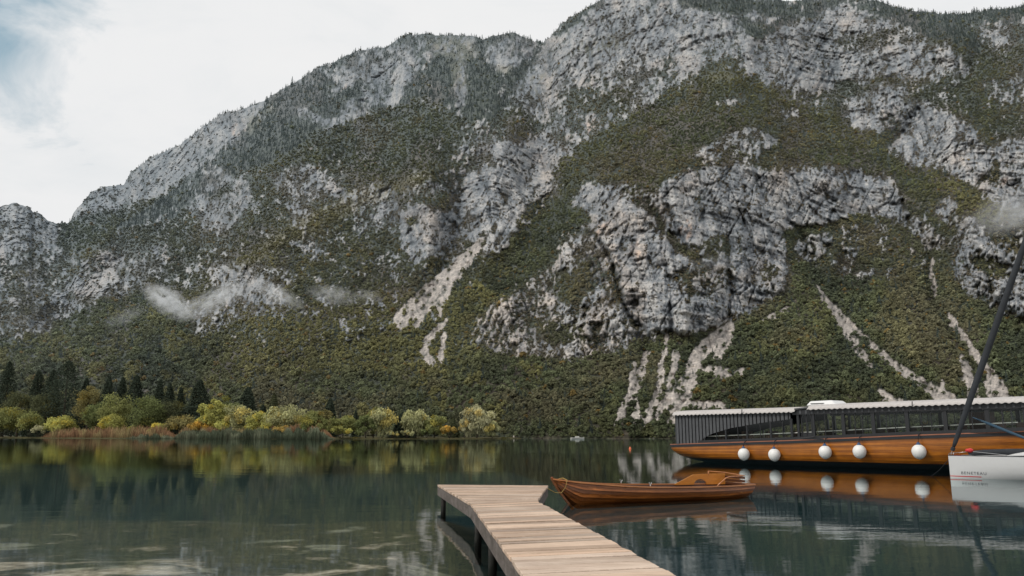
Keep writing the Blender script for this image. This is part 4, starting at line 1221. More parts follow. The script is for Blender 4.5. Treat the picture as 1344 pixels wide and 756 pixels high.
# ------------------------------------------------------------------ reeds
def reed_bed(name, label, strips, tones, seed):
    """strips: (bearing from, to, depth from, to, height lo, hi, count)"""
    rng = np.random.default_rng(seed)
    Vs, Cs = [], []
    for a, b, d0, d1, h0, h1, n in strips:
        px = rng.uniform(a, b, n); d = d0 + (d1 - d0) * rng.uniform(0, 1, n)
        edge = np.clip(np.minimum((px - a) / 16, (b - px) / 22), 0.12, 1)
        Y = np.interp(px, fx_, fy_) + d
        x = (px - 672) / FOC * Y / (CP - ((378 - HZ) / FOC) * SP)
        h = (h0 + (h1 - h0) * rng.uniform(0, 1, n) ** 1.5) * (1 + 0.7 * fbm2(px / 6, d / 6, 3, seed)) * edge
        ww = rng.uniform(0.05, 0.12, n); ln = rng.normal(size=(n, 2)) * 0.10 * h[:, None]
        an = rng.uniform(-0.8, 0.8, n)
        z0 = np.where(d < 1, -0.1, 0.4)
        P0 = np.stack([x - ww * np.cos(an), Y - ww * np.sin(an), z0], -1); P1 = np.stack([x + ww * np.cos(an), Y + ww * np.sin(an), z0], -1)
        P2 = np.stack([x + ln[:, 0] + ww * 0.9, Y + ln[:, 1], z0 + h], -1); P3 = np.stack([x + ln[:, 0] - ww * 0.9, Y + ln[:, 1], z0 + h], -1)
        Vs.append(np.stack([P0, P1, P2, P3], 1).reshape(-1, 3))
        zn = fbm2(px / 14, d / 5, 3, seed + 3)
        c = np.array(tones[0])[None] * (1 - sstep(-0.1, 0.35, zn))[:, None] + np.array(tones[1])[None] * sstep(-0.1, 0.35, zn)[:, None]
        c = c * rng.uniform(0.5, 1.4, (n, 1)) * (1 + 0.3 * vn2(px / 5, d / 3, seed + 9))[:, None]
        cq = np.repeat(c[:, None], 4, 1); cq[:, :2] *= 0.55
        Cs.append(cq.reshape(-1, 3))
    V = np.concatenate(Vs); C = np.concatenate(Cs)
    o = link(name, np_mesh(name, V, np.arange(len(V)).reshape(-1, 4), FOL, C))
    tag(o, label, 'reeds', kind='stuff')
    return o


reed_bed('rust_reeds', 'belt of rust red autumn reeds along the far shore', [(54, 236, 0.3, 32, 2.2, 5.2, 9000), (225, 440, 8, 22, 3.0, 5.0, 6000)], ((0.40, 0.24, 0.14), (0.46, 0.37, 0.19)), 5)
reed_bed('green_reeds', 'grey green reeds standing in the water before the rust reeds', [(166, 235, -0.5, 3, 1.0, 2.0, 2500), (226, 438, -1.5, 8, 2.0, 3.6, 9000)], ((0.15, 0.175, 0.115), (0.27, 0.285, 0.19)), 6)
reed_bed('yellow_sedge', 'low yellow sedge at the end of the wooded shore', [(655, 670, 0, 4, 0.8, 1.5, 500), (455, 478, 0, 3, 0.6, 1.4, 400)], ((0.26, 0.21, 0.06), (0.2, 0.19, 0.07)), 7)

# pale rocks where the shore ends, small white boat drawn up on the far side, orange buoy
ROCK = paint('pale_limestone', (0.42, 0.38, 0.34), 0.9, 0.1, 0.35, 1.2)
for k, (px, Y, s, lab) in enumerate([(676, 434, 1.1, 'larger pale pinkish boulder on the waterline past the yellow sedge'), (683, 438, 0.8, 'smaller pale boulder next to the larger pinkish one on the waterline')]):
    bm = bmesh.new(); bmesh.ops.create_icosphere(bm, subdivisions=3, radius=1)
    for v in bm.verts:
        q = np.array([v.co.x * 1.6 + k * 9, v.co.y * 1.6, v.co.z * 1.6])
        v.co *= 1 + 0.35 * float(vn3(q[0], q[1], q[2], 8)) + 0.15 * float(vn3(q[0] * 2.5, q[1] * 2.5, q[2] * 2.5, 9))
        v.co.z *= 1.25
    me = bpy.data.meshes.new('boulder'); bm.to_mesh(me); bm.free(); me.materials.append(ROCK)
    o = link('boulder', me, None, at(px, 573, Y)); o.location.z = s * 0.5; o.scale = (s, s, s)
    tag(o, lab, 'boulder', 'pale boulders at the shore end')

WHITE_FAR = paint('faded_white_paint', (0.62, 0.60, 0.55), 0.5, 0.4, 0.1)
DARKTRIM = paint('dark_trim', (0.03, 0.03, 0.03), 0.6)
r = empty('small_boat', on_z(758, 575.9, 0.0) * 1.0, 0.1)
r.location = ((758 - 672) / FOC * 385 / (CP - ((378 - HZ) / FOC) * SP), 385, 0)
tag(r, 'tiny white boat lying against the far wooded shore', 'boat')
m = MB(); rows = []
for f in np.linspace(0, 1, 9):
    x = -3.2 + 6.4 * f; b = 1.05 * (1 - max(0, (f - 0.55) / 0.45) ** 2.2) + 0.03; s = 0.15 * f * f
    rows.append([(x, -b, 0.75 + s), (x, -b * 0.8, -0.05), (x, 0, -0.3), (x, b * 0.8, -0.05), (x, b, 0.75 + s)])
m.grid(rows); m.poly(rows[0][::-1]); m.build('hull', WHITE_FAR, r, True)
m = MB(); m.hexa([(-1.2, -.6, .7), (1.0, -.5, .7), (1.0, .5, .7), (-1.2, .6, .7), (-1.0, -.5, 1.25), (.5, -.4, 1.25), (.5, .4, 1.25), (-1.0, .5, 1.25)]); m.build('cabin', WHITE_FAR, r)
m = MB(); m.box((0, -0.9, 0.72), (5.5, 0.06, 0.08)); m.build('rub_rail', DARKTRIM, r)

ORANGE = paint('orange_plastic', (0.75, 0.16, 0.06), 0.4, 0.4, 0.08)
p = on_z(827, 589.6, 0.0)
r = empty('mooring_buoy', p); tag(r, 'small orange buoy floating off the stern of the tour boat', 'buoy')
k = p.y / FOC
m = MB(); m.lathe([(0.02, -0.2), (1.3 * k, -0.15), (1.5 * k, 0.5 * k), (1.35 * k, 1.6 * k), (0.6 * k, 2.6 * k), (0.3 * k, 3.4 * k), (0.1 * k, 3.5 * k)], 16); m.build('float', ORANGE, r, True)
m = MB(); m.lathe([(0.05, 3.3 * k), (0.28 * k, 3.4 * k), (0.28 * k, 3.9 * k), (0.05, 4.0 * k)], 10); m.build('eye', DARKTRIM, r)


# ================================================================== JETTY
WEATHERED = wood('weathered_planks', (0.50, 0.365, 0.265), (0.78, 0.615, 0.485), (1.0, 30, 30), 0.75, 0.25, 0.0, True, 0.65, 0.5)
BEAM = wood('grey_beam_wood', (0.09, 0.076, 0.066), (0.19, 0.165, 0.15), (18, 1.2, 9), 0.85, 0.2, 0.0, False, 0.5, 0.4)
POSTW = wood('wet_post_wood', (0.018, 0.015, 0.013), (0.045, 0.038, 0.032), (9, 9, 1.0), 0.7, 0.3, 0.0, False, 0.5, 0.4)
jt = empty('jetty', (0.5, 12, 0)); JO = Vector((0.5, 12, 0))
tag(jt, 'weathered wooden jetty with flared end, running out over the clear water', 'jetty')
rng = np.random.default_rng(3)
LA, LB = Vector((0.84, 0.8, 0)), Vector((-0.742, 14.72, 0))
RA, RB = Vector((2.19, 0.95, 0)), Vector((0.468, 15.28, 0))
TOP = 0.5
m = MB()


def plank(m, a0, a1, b0, b1, z, th=0.045):
    """a0-a1 near edge (left, right), b0-b1 far edge"""
    k = rng.uniform(0.66, 1.15); wv = rng.uniform(-0.05, 0.05)
    m.color(k * (1 + wv), k, k * (1 - wv))
    zz = [z + rng.normal() * 0.004 for _ in range(4)]
    m.hexa([(a0.x, a0.y, z - th), (a1.x, a1.y, z - th), (b1.x, b1.y, z - th), (b0.x, b0.y, z - th),
            (a0.x, a0.y, zz[0]), (a1.x, a1.y, zz[1]), (b1.x, b1.y, zz[2]), (b0.x, b0.y, zz[3])])


npl = 72
for i in range(npl):
    f0, f1 = i / npl, (i + 1) / npl
    gap = 0.0010 + (0.0022 if rng.uniform() < 0.15 else 0) + (0.0030 if i in (47, 54) else 0)
    f1 -= gap
    jl, jr = rng.normal() * 0.005, rng.normal() * 0.006
    d = Vector((1, 0.1, 0))
    plank(m, LA.lerp(LB, f0) + d * jl - JO, RA.lerp(RB, f0) + d * jr - JO, LA.lerp(LB, f1) + d * jl - JO, RA.lerp(RB, f1) + d * jr - JO, TOP)
HL, HR = Vector((-1.85, 20.3, 0)), Vector((0.885, 20.02, 0))
nh = 28
for i in range(nh):
    f0, f1 = i / nh, (i + 1) / nh - 0.003
    d = Vector((1, 0, 0)); jl, jr = rng.normal() * 0.005, rng.normal() * 0.005
    plank(m, LB.lerp(HL, f0) + d * jl - JO, RB.lerp(HR, f0) + d * jr - JO, LB.lerp(HL, f1) + d * jl - JO, RB.lerp(HR, f1) + d * jr - JO, TOP + (0.002 if i == 0 else 0))
m.build('deck', WEATHERED, jt, bevel=0.006)
ins = Vector((0.035, 0, 0))
for a, b in ((LA + ins, LB + ins), (LB + ins, HL + ins), (RA - ins, RB - ins), (RB - ins, HR - ins), (HL + Vector((.06, -.06, 0)), HR + Vector((-.06, -.06, 0)))):
    m = MB()
    a2, b2 = a - JO, b - JO
    m.bar(a2 + Vector((0, 0, TOP - 0.155)), b2 + Vector((0, 0, TOP - 0.155)), 0.06, 0.21)
    m.build('beam', BEAM, jt, bevel=0.008)
posts = [HL + Vector((.16, -.12, 0)), HR + Vector((-.16, -.12, 0)), LB + Vector((.13, .05, 0)), RB + Vector((-.13, .05, 0))]
for f in (0.80, 0.58, 0.36, 0.15): posts += [LA.lerp(LB, f) + Vector((.14, 0, 0)), RA.lerp(RB, f) - Vector((.14, 0, 0))]
for q in posts:
    m = MB()
    q = q - JO
    b = -float(bed_z(np.array(q.x + JO.x), np.array(q.y + JO.y)))
    m.tube([(q.x, q.y, -b - 0.4), (q.x + 0.01, q.y, -0.05), (q.x, q.y, TOP - 0.06)], [0.065, 0.062, 0.06], 10)
    m.build('post', POSTW, jt, True)
for f in (0.80, 0.58, 0.36):
    m = MB(); a = LA.lerp(LB, f) - JO; b = RA.lerp(RB, f) - JO
    m.bar(a + Vector((.1, .11, TOP - .34)), b + Vector((-.1, .11, TOP - .34)), 0.07, 0.14); m.build('cross_beam', POSTW, jt)
m = MB()
for a, b in ((LA.lerp(RA, .5), LB.lerp(RB, .55)), (LB.lerp(RB, .55), HL.lerp(HR, .55))):
    a, b = a - JO, b - JO
    m.bar(a + Vector((0, 0, -0.12)), b + Vector((0, -.1, -0.12)), 0.12, 0.98)
m.build('under_deck_shade_wall', POSTW, jt)  # added dark wall that blocks light and blackens the space under the deck
m = MB(); m.bar(LB - JO + Vector((.12, .2, TOP - .34)), RB - JO + Vector((-.12, .2, TOP - .34)), 0.07, 0.14); m.build('cross_beam', POSTW, jt)

# ================================================================== ROWING BOAT
MAHOG = wood('varnished_mahogany', (0.16, 0.046, 0.009), (0.46, 0.145, 0.028), (1.0, 10, 16), 0.32, 0.4, 0.12, True, 0.5, 0.08)
GUNW = wood('bright_gunwale_wood', (0.42, 0.15, 0.045), (0.60, 0.25, 0.09), (1.5, 20, 20), 0.28, 0.5, 0.3, False, 0.25, 0.05)
PLY = wood('orange_plywood', (0.50, 0.185, 0.02), (0.66, 0.27, 0.04), (1.2, 12, 12), 0.35, 0.4, 0.2, False, 0.2, 0.05)
INNER = wood('dark_inner_wood', (0.045, 0.016, 0.007), (0.10, 0.034, 0.012), (1.2, 12, 12), 0.5, 0.3, 0.0, False, 0.4, 0.1)
STEEL = paint('steel', (0.5, 0.5, 0.5), 0.3, 0.5, 0.05, 3, 1.0)
rb_th = math.radians(24.5)
rb_o = on_z(744.5, 661.0, 0.0)
row = empty('rowing_boat', rb_o, rb_th)
tag(row, 'varnished wooden rowing boat moored beside the jetty end', 'rowing boat')
XB = [-0.42, -0.2, 0.2, 0.7, 1.4, 2.2, 3.0, 3.8, 4.6, 5.2, 5.72]
BB = [0.025, 0.15, 0.34, 0.50, 0.64, 0.71, 0.72, 0.68, 0.59, 0.49, 0.40]
SH = [0.615, 0.585, 0.53, 0.485, 0.425, 0.385, 0.365, 0.352, 0.345, 0.345, 0.352]


def row_b(x): return float(np.interp(x, XB, BB))
def row_s(x): return float(np.interp(x, XB, SH))


xs = np.concatenate([np.linspace(-0.42, 0.6, 14), np.linspace(0.75, 5.72, 34)])
NS = 7


def row_pt(x, f, sgn):
    """f 0 keel .. 1 sheer"""
    zb = -0.14 + 0.10 * max(0, (x - 4.3) / 1.4) ** 2
    s = row_s(x)
    z = zb + (s - zb) * f
    if x < 0.3:
        k = (0.3 - x) / 0.72            # raked stem: forefoot cut away
        zb2 = zb + (s - zb) * k ** 1.35 * 0.985
        z = zb2 + (s - zb2) * f
    y = row_b(x) * (1 - (1 - f) ** 2.3)
    return Vector((x + (0.06 * (1 - f) * -1 if x > 5.6 else 0), sgn * y, z))


m = MB()
fs = [1 - ((k / NS) ** 1.15) for k in range(NS + 1)]
for sgn in (-1, 1):
    for k in range(NS):
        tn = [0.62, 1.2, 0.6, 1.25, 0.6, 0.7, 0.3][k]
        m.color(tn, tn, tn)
        top, bot = [], []
        for x in xs:
            a, b = row_pt(x, fs[k], sgn), row_pt(x, fs[k + 1], sgn)
            o = Vector((0, sgn, -0.25)) * (0.030 if k < NS - 1 else 0)
            if x < -0.3: o *= 0.15
            top.append(a); bot.append(b + o)
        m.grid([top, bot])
        if k < NS - 1:                   # the lap's underside, coloured dark as a shadow line
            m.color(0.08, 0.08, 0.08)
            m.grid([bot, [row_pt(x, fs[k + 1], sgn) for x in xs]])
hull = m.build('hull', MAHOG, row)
m = MB()
for sgn in (-1, 1):
    pts = [row_pt(x, 1.0, sgn) + Vector((0, sgn * 0.012, 0.0)) for x in xs]
    for a, b in zip(pts, pts[1:]): m.bar(a, b, 0.052, 0.034)
m.build('gunwale', GUNW, row)
m = MB()
st = [Vector((-0.44 + 0.0, 0, 0.66)), Vector((-0.36, 0, 0.50)), Vector((-0.22, 0, 0.30)), Vector((-0.05, 0, 0.10)), Vector((0.16, 0, -0.14))]
for a, b in zip(st, st[1:]): m.bar(a, b, 0.05, 0.06, (0, 1, 0))
m.build('stem_post', MAHOG, row)
m = MB(); xe = 5.72
pts = [row_pt(xe, f, -1) for f in np.linspace(1, 0, 9)] + [row_pt(xe, f, 1) for f in np.linspace(0.12, 1, 8)]
m.poly([p + Vector((0.004, 0, 0)) for p in pts]); m.build('transom', MAHOG, row, solid=0.03)
m = MB(); m.poly([row_pt(-0.36, 1, -1) + Vector((0, 0, -.012)), row_pt(0.12, 1, -1) + Vector((0, 0, -.012)), row_pt(0.12, 1, 1) + Vector((0, 0, -.012)), row_pt(-0.36, 1, 1) + Vector((0, 0, -.012))]); m.build('fore_deck', GUNW, row, solid=0.02)
m = MB(); m.poly([row_pt(5.42, 1, -1) + Vector((0, 0, .018)), row_pt(5.74, 1, -1) + Vector((0, 0, .02)), row_pt(5.74, 1, 1) + Vector((0, 0, .02)), row_pt(5.42, 1, 1) + Vector((0, 0, .018))]); m.build('aft_deck', GUNW, row, solid=0.025)
m = MB(); rows = [[Vector((x, -row_b(x) * .72, -0.03)), Vector((x, row_b(x) * .72, -0.03))] for x in np.linspace(0.4, 5.5, 12)]; m.grid(rows); m.build('floor', INNER, row)
m = MB()
for sgn in (-1, 1):
    m.grid([[row_pt(x, 0.97, sgn) * 1.0 - Vector((0, sgn * .03, 0)) for x in xs[6:]], [row_pt(x, 0.45, sgn) - Vector((0, sgn * .03, 0)) for x in xs[6:]], [row_pt(x, 0.15, sgn) - Vector((0, sgn * .02, 0)) for x in xs[6:]]])
m.build('inner_planking', INNER, row)
for x in (1.3, 2.7, 4.0):
    m = MB(); b = (row_b(x) - 0.05) * 0.82; m.box((x, 0, 0.20), (0.24, 2 * b, 0.03)); m.build('seat', GUNW if x < 4 else PLY, row, bevel=0.006)
# stern bench: plywood side panel with a half-round cut-out on the far side, slatted arm frame on the near side
def bench_side(sgn, hgt, x0, x1):
    m = MB()
    base = 0.33
    n = 14
    out = []
    xa0, xa1, ra = x0 + 0.62, x0 + 1.02, 0.21
    low = [(x0, base), (xa0, base)] + [((xa0 + xa1) / 2 - (xa1 - xa0) / 2 * math.cos(math.pi * k / n), base + ra * 0.72 * math.sin(math.pi * k / n)) for k in range(1, n)] + [(xa1, base), (x1, base)]
    def topz(x):
        return base + 0.02 + (hgt - 0.02) * float(sstep(0.0, 1.0, np.array((x - x0) / 0.52))) + 0.02 * (x - x0)
    ups = [(x, topz(x)) for x, z in low]
    for i in range(len(low) - 1):
        if abs(low[i + 1][0] - low[i][0]) < 1e-6: continue
        for yy in (-0.012, 0.012):
            def P(q): return Vector((q[0], sgn * (row_b(q[0]) - 0.05) + yy, q[1]))
            m.quad(P(low[i]), P(low[i + 1]), P(ups[i + 1]), P(ups[i]))
        for A in (low, ups):
            m.quad(Vector((A[i][0], sgn * (row_b(A[i][0]) - 0.05) - 0.012, A[i][1])), Vector((A[i + 1][0], sgn * (row_b(A[i + 1][0]) - 0.05) - 0.012, A[i + 1][1])),
                   Vector((A[i + 1][0], sgn * (row_b(A[i + 1][0]) - 0.05) + 0.012, A[i + 1][1])), Vector((A[i][0], sgn * (row_b(A[i][0]) - 0.05) + 0.012, A[i][1])))
    return m


bench_side(1, 0.27, 3.75, 5.35).build('bench_side', PLY, row)
m = MB(); m.box((4.95, 0, 0.16), (0.6, 0.86, 0.03)); m.build('seat', PLY, row, bevel=0.006)
m = MB()
for z in (0.36, 0.45, 0.54): m.box((5.36, 0, z), (0.025, 0.84, 0.06))
m.build('bench_back', INNER, row)
m = MB()
yb = lambda x: -(row_b(x) - 0.05)
m.tube([(4.28, yb(4.28), 0.36), (4.62, yb(4.62), 0.56), (4.75, yb(4.75), 0.585), (5.36, yb(5.36), 0.60)], 0.016, 8)
m.tube([(4.78, 0.42, 0.70), (5.34, 0.40, 0.655), (5.36, -0.38, 0.60)], 0.013, 8)
m.tube([(4.78, 0.42, 0.70), (4.78, 0.42, 0.58)], 0.012, 8)
m.build('arm_rail', GUNW, row, True)
for x, sgn in ((2.05, -1), (2.05, 1)):
    m = MB(); q = row_pt(x, 1, sgn) + Vector((0, 0, 0.015))
    m.tube([q, q + Vector((0, 0, 0.05))], 0.012, 8)
    m.tube([q + Vector((-0.035, 0, 0.11)), q + Vector((-0.03, 0, 0.07)), q + Vector((0, 0, 0.05)), q + Vector((0.03, 0, 0.07)), q + Vector((0.035, 0, 0.11))], 0.009, 6)
    m.build('oarlock', STEEL, row, True)
# bow line
ROPE_Y = paint('yellow_rope', (0.42, 0.29, 0.10), 0.9, 0.1, 0.2, 30)
row_mat = Matrix.Translation(rb_o) @ Matrix.Rotation(rb_th, 4, 'Z')
b1 = row_mat @ (row_pt(-0.12, 1, 1) + Vector((0, .03, .03))); b2 = row_mat @ (row_pt(-0.12, 1, -1) + Vector((0, -.045, .02)))
b3 = row_mat @ Vector((-0.25, -0.16, 0.28)); dk = HR + Vector((-0.02, -0.35, TOP - 0.08))
b4 = b3.lerp(dk, 0.5) + Vector((0, 0, -0.03))
pts = [b1, (b1 + b2) / 2 + Vector((0, 0, .035)), b2, b2.lerp(b3, 0.5) + Vector((0.03, -.02, -0.02)), b3, b4, dk + Vector((0, 0, 0.02)), dk + Vector((-.12, 0, .03))]
m = MB(); m.tube(pts, 0.009, 7); o = m.build('bow_rope', ROPE_Y, None, True)
tag(o, 'yellow rope tying the rowing boat bow to the jetty corner', 'rope')

# ================================================================== TOUR BOAT
HULLW = wood('amber_hull_planks', (0.22, 0.062, 0.005), (0.50, 0.172, 0.015), (0.30, 4, 11), 0.34, 0.4, 0.12, True, 0.45, 0.03)
BOOT = paint('black_bottom_paint', (0.012, 0.013, 0.015), 0.5, 0.4, 0.2)
BLACK = paint('black_painted_metal', (0.018, 0.019, 0.021), 0.45, 0.4, 0.2, 2, 0, 0.1)
SLAT = paint('charcoal_boarding', (0.085, 0.088, 0.093), 0.7, 0.25, 0.3, 2.5, 0, 0.2)
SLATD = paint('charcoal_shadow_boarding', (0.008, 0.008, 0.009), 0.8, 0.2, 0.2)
COPPER = wood('red_brown_deck_edge', (0.27, 0.095, 0.05), (0.40, 0.16, 0.09), (1, 8, 8), 0.45, 0.4, 0.1, False, 0.3, 0.05)
ROOFM = paint('pale_roof_sheet', (0.50, 0.47, 0.45), 0.55, 0.35, 0.12, 1.2, 0, 0.25)
WHITE = paint('white_gelcoat', (0.74, 0.74, 0.73), 0.3, 0.5, 0.04, 1.0, 0, 0.08)
BENCH = wood('brown_bench_wood', (0.06, 0.03, 0.018), (0.13, 0.07, 0.04), (2, 8, 8), 0.6, 0.3)
CREAM = paint('cream_rail', (0.60, 0.58, 0.54), 0.5, 0.3, 0.1)
FABBLUE = paint('blue_cap_plastic', (0.03, 0.075, 0.16), 0.5, 0.4, 0.15)
FENDW = paint('fender_white_vinyl', (0.78, 0.77, 0.74), 0.45, 0.4, 0.06, 3, 0, 0.10)
ROPED = paint('dark_rope', (0.03, 0.03, 0.035), 0.9, 0.1, 0.2)
t = NT('window_glass')
fr = t.n('ShaderNodeFresnel', None, IOR=1.5)
gl = t.n('ShaderNodeBsdfGlossy', None, Color=(0.9, 0.95, 0.95, 1), Roughness=0.02)
tr = t.n('ShaderNodeBsdfTransparent', None, Color=(0.72, 0.76, 0.75, 1))
mx = t.n('ShaderNodeMixShader', None, Fac=t.math('MULTIPLY', fr, 0.55)); t.set(mx, 1, tr); t.set(mx, 2, gl)
GLASS = t.out(mx)

tb_th = math.atan2(-0.7683, 0.6401)
tb_o = Vector((12.114, 53.712, 0))
tb = empty('tour_boat', tb_o, tb_th)
tag(tb, 'long wooden passenger boat with amber hull, charcoal cabin and white fenders', 'tour boat')
TX = [-0.62, -0.3, 0.3, 1.2, 3, 5, 14, 17, 20, 23, 25.6]
TB = [1.72, 1.84, 1.96, 2.07, 2.16, 2.2, 2.2, 2.08, 1.68, 0.95, 0.05]
DX = [-0.62, 0, 8.3, 15.2, 20, 25.6]; DZ = [1.08, 1.10, 1.38, 1.67, 1.84, 2.2]
ZX = [-0.62, -0.45, -0.1, 0.5, 1.1, 1.8, 3, 6, 18, 22, 24.5, 25.6]; ZZ = [0.40, 0.24, 0.12, 0.03, -0.06, -0.16, -0.3, -0.5, -0.5, -0.4, -0.1, 0.6]
tB = lambda x: float(np.interp(x, TX, TB)); tD = lambda x: float(np.interp(x, DX, DZ)); tZ = lambda x: float(np.interp(x, ZX, ZZ))


def tour_pt(x, z, sgn):
    zb, d = tZ(x), tD(x)
    f = min(max((z - zb) / (d - zb), 0), 1)
    p = float(np.interp(x, [-0.6, 2, 14, 20, 25.6], [3.2, 4.5, 4.5, 2.2, 1.3]))
    return Vector((x, sgn * tB(x) * (1 - (1 - f) ** p), z))


xs = np.concatenate([np.linspace(-0.62, 2, 22), np.linspace(2.3, 25.6, 60)])
m = MB(); mbt = MB()
NP = 9
for sgn in (-1, 1):
    for k in range(NP):
        R_ = [[], []]
        for e in (0, 1):
            f = (k + e) / NP
            for x in xs:
                lo = max(0.30, tZ(x) + 0.002); hi = tD(x) - 0.10
                z = lo + (hi - lo) * f
                R_[e].append(tour_pt(x, z, sgn) + Vector((0, sgn * (0.006 if e == 0 else 0.0), 0)))
        tn = [0.85, 1.1, 0.8, 1.15, 0.92, 1.05, 0.78, 1.1, 0.7][k]
        m.color(tn, tn, tn); m.grid(R_)
    rows = []
    for f in np.linspace(0, 1, 6):
        rows.append([tour_pt(x, tZ(x) + (max(0.30, tZ(x) + 0.002) - tZ(x)) * f, sgn) for x in xs])
    mbt.grid(rows)
lo = max(0.3, tZ(-0.62))
tp = [tour_pt(-0.62, z, -1) for z in np.linspace(tD(-.62) - .1, lo, 8)] + [tour_pt(-0.62, z, 1) for z in np.linspace(lo + 0.02, tD(-.62) - .1, 7)]
m.color(.95, .95, .95); m.poly(tp)
m.build('hull', HULLW, tb, True); mbt.build('hull_bottom', BOOT, tb, True)
for sgn in (-1, 1):
    m = MB()
    for a, b in zip(xs[:-1], xs[1:]):
        pa, pb = tour_pt(a, tD(a), sgn), tour_pt(b, tD(b), sgn)
        pa.z -= 0.06; pb.z -= 0.06; m.bar(pa, pb, 0.10, 0.13)
    m.build('rub_rail', BLACK, tb)
    m = MB()
    for a, b in zip(xs[:-1], xs[1:]):
        pa, pb = tour_pt(a, tD(a), sgn), tour_pt(b, tD(b), sgn)
        pa.z += 0.034; pb.z += 0.034; m.bar(pa, pb, 0.13, 0.05)
    m.build('deck_edge', COPPER, tb)
m = MB(); pa, pb = tour_pt(-.62, tD(-.62), -1), tour_pt(-.62, tD(-.62), 1)
m.bar(pa + Vector((-.02, 0, -.06)), pb + Vector((-.02, 0, -.06)), 0.10, 0.13); m.build('rub_rail', BLACK, tb)
m = MB(); m.grid([[Vector((x, -tB(x) * f, tD(x) - 0.01)) for x in xs] for f in (1, .5, 0, -.5, -1)]); m.build('deck', BENCH, tb)

CW = 2.04                                     # cabin half width
ARX = [1.9, 2.25, 2.9, 4.28, 6.4, 8.35]; ARZ = [1.28, 1.52, 1.80, 2.13, 2.42, 2.61]
arch = lambda x: float(np.interp(x, ARX, ARZ)) if x > 1.9 else tD(x) + 0.05
roofz = lambda x: 3.12 + 0.02 * x / 8.0 if x < 8.5 else float(np.interp(x, [8.5, 25], [3.24, 3.36]))
for sgn in (-1, 1):
    m = MB()
    sx = 0.12
    while sx < 8.3:
        x2 = min(sx + 0.185, 8.33)
        for (y0_, y1_, a, b) in ((CW - 0.03, CW, sx, x2),):
            P = [(a, sgn * y0_, arch(a)), (b, sgn * y0_, arch(b)), (b, sgn * y1_, arch(b)), (a, sgn * y1_, arch(a)),
                 (a, sgn * y0_, roofz(a) - 0.02), (b, sgn * y0_, roofz(b) - 0.02), (b, sgn * y1_, roofz(b) - 0.02), (a, sgn * y1_, roofz(a) - 0.02)]
            m.hexa([Vector(q) for q in P])
        sx += 0.262
    sp = m.build('slat_panel', SLAT, tb)
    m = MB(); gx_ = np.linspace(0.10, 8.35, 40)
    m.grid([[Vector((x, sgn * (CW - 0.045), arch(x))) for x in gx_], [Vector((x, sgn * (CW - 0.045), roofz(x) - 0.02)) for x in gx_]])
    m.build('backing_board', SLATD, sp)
m = MB()
for k in range(15):
    y = -1.96 + k * 0.28
    m.box((0.085, y, (tD(0) + 3.06) / 2 + 0.04), (0.03, 0.20, 3.06 - tD(0) - 0.05))
sp = m.build('aft_slat_wall', SLAT, tb)
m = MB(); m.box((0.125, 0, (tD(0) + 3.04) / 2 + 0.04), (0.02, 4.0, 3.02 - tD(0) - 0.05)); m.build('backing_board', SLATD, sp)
# sill and bays
postx_aft = [2.3, 3.9, 5.4, 7.0, 8.35]; postx_fwd = [8.78, 9.72, 11.45, 13.1, 14.85, 16.7, 18.6, 20.2]
for sgn in (-1, 1):
    m = MB(); gx_ = np.linspace(1.8, 20.2, 40)
    for a, b in zip(gx_[:-1], gx_[1:]):
        m.bar(Vector((a, sgn * (CW - .02), tD(a) + 0.14)), Vector((b, sgn * (CW - .02), tD(b) + 0.14)), 0.05, 0.17)
    m.build('sill', BLACK, tb)
    m = MB(); gx_ = np.linspace(8.5, 20.3, 60)
    for a, b in zip(gx_[:-1], gx_[1:]):
        m.bar(Vector((a, sgn * (CW + .02), roofz(a) - 0.26)), Vector((b, sgn * (CW + .02), roofz(b) - 0.26)), 0.06, 0.28)
    vl = m.build('valance', BLACK, tb)
    bk = None
    for x in np.arange(9.0, 20.2, 0.36):
        if bk is None:
            m = MB(); m.box((0, 0, 0), (0.10, 0.02, 0.20)); bk = o = m.build('bracket', SLAT, vl)
        else:
            o = bk.copy(); COL.objects.link(o); o.parent = vl
        o.location = (x, sgn * (CW + .062), roofz(x) - 0.25)
    for x in postx_aft + postx_fwd:
        ztop = arch(x) + 0.03 if x < 8.5 else roofz(x) - 0.38
        wd = 0.13 if x in (8.35, 8.78, 9.72) else 0.19 if x > 9.8 else 0.09
        m = MB(); m.hexa([Vector((x + dx, sgn * (CW - 0.05) + dy, z)) for z in (tD(x) + 0.2, ztop) for dx, dy in ((-wd / 2, -.05), (wd / 2, -.05), (wd / 2, .05), (-wd / 2, .05))])
        m.build('window_post', BLACK, tb)
    for lst in (postx_aft, postx_fwd[1:]):
        for a, b in zip(lst[:-1], lst[1:]):
            za, zb_ = tD(a) + 0.22, tD(b) + 0.22
            ta, tb_ = (arch(a), arch(b)) if a < 8.3 else (roofz(a) - 0.38, roofz(b) - 0.38)
            y = sgn * (CW - 0.05)
            m = MB(); m.quad((a + .06, y, za), (b - .06, y, zb_), (b - .06, y, tb_), (a + .06, y, ta))
            wn = m.build('window', GLASS, tb)
            m = MB()
            nm = 2 if a > 9 else 1
            for k in range(1, nm + 1):
                x = a + (b - a) * k / (nm + 1) + (0.1 if k == 1 else -0.05)
                m.hexa([Vector((x + dx, y + dy, z)) for z in (tD(x) + 0.22, (arch(x) if a < 8.3 else roofz(x) - 0.39)) for dx, dy in ((-.018, -.02), (.018, -.02), (.018, .02), (-.018, .02))])
            m.build('mullion', BLACK, wn)
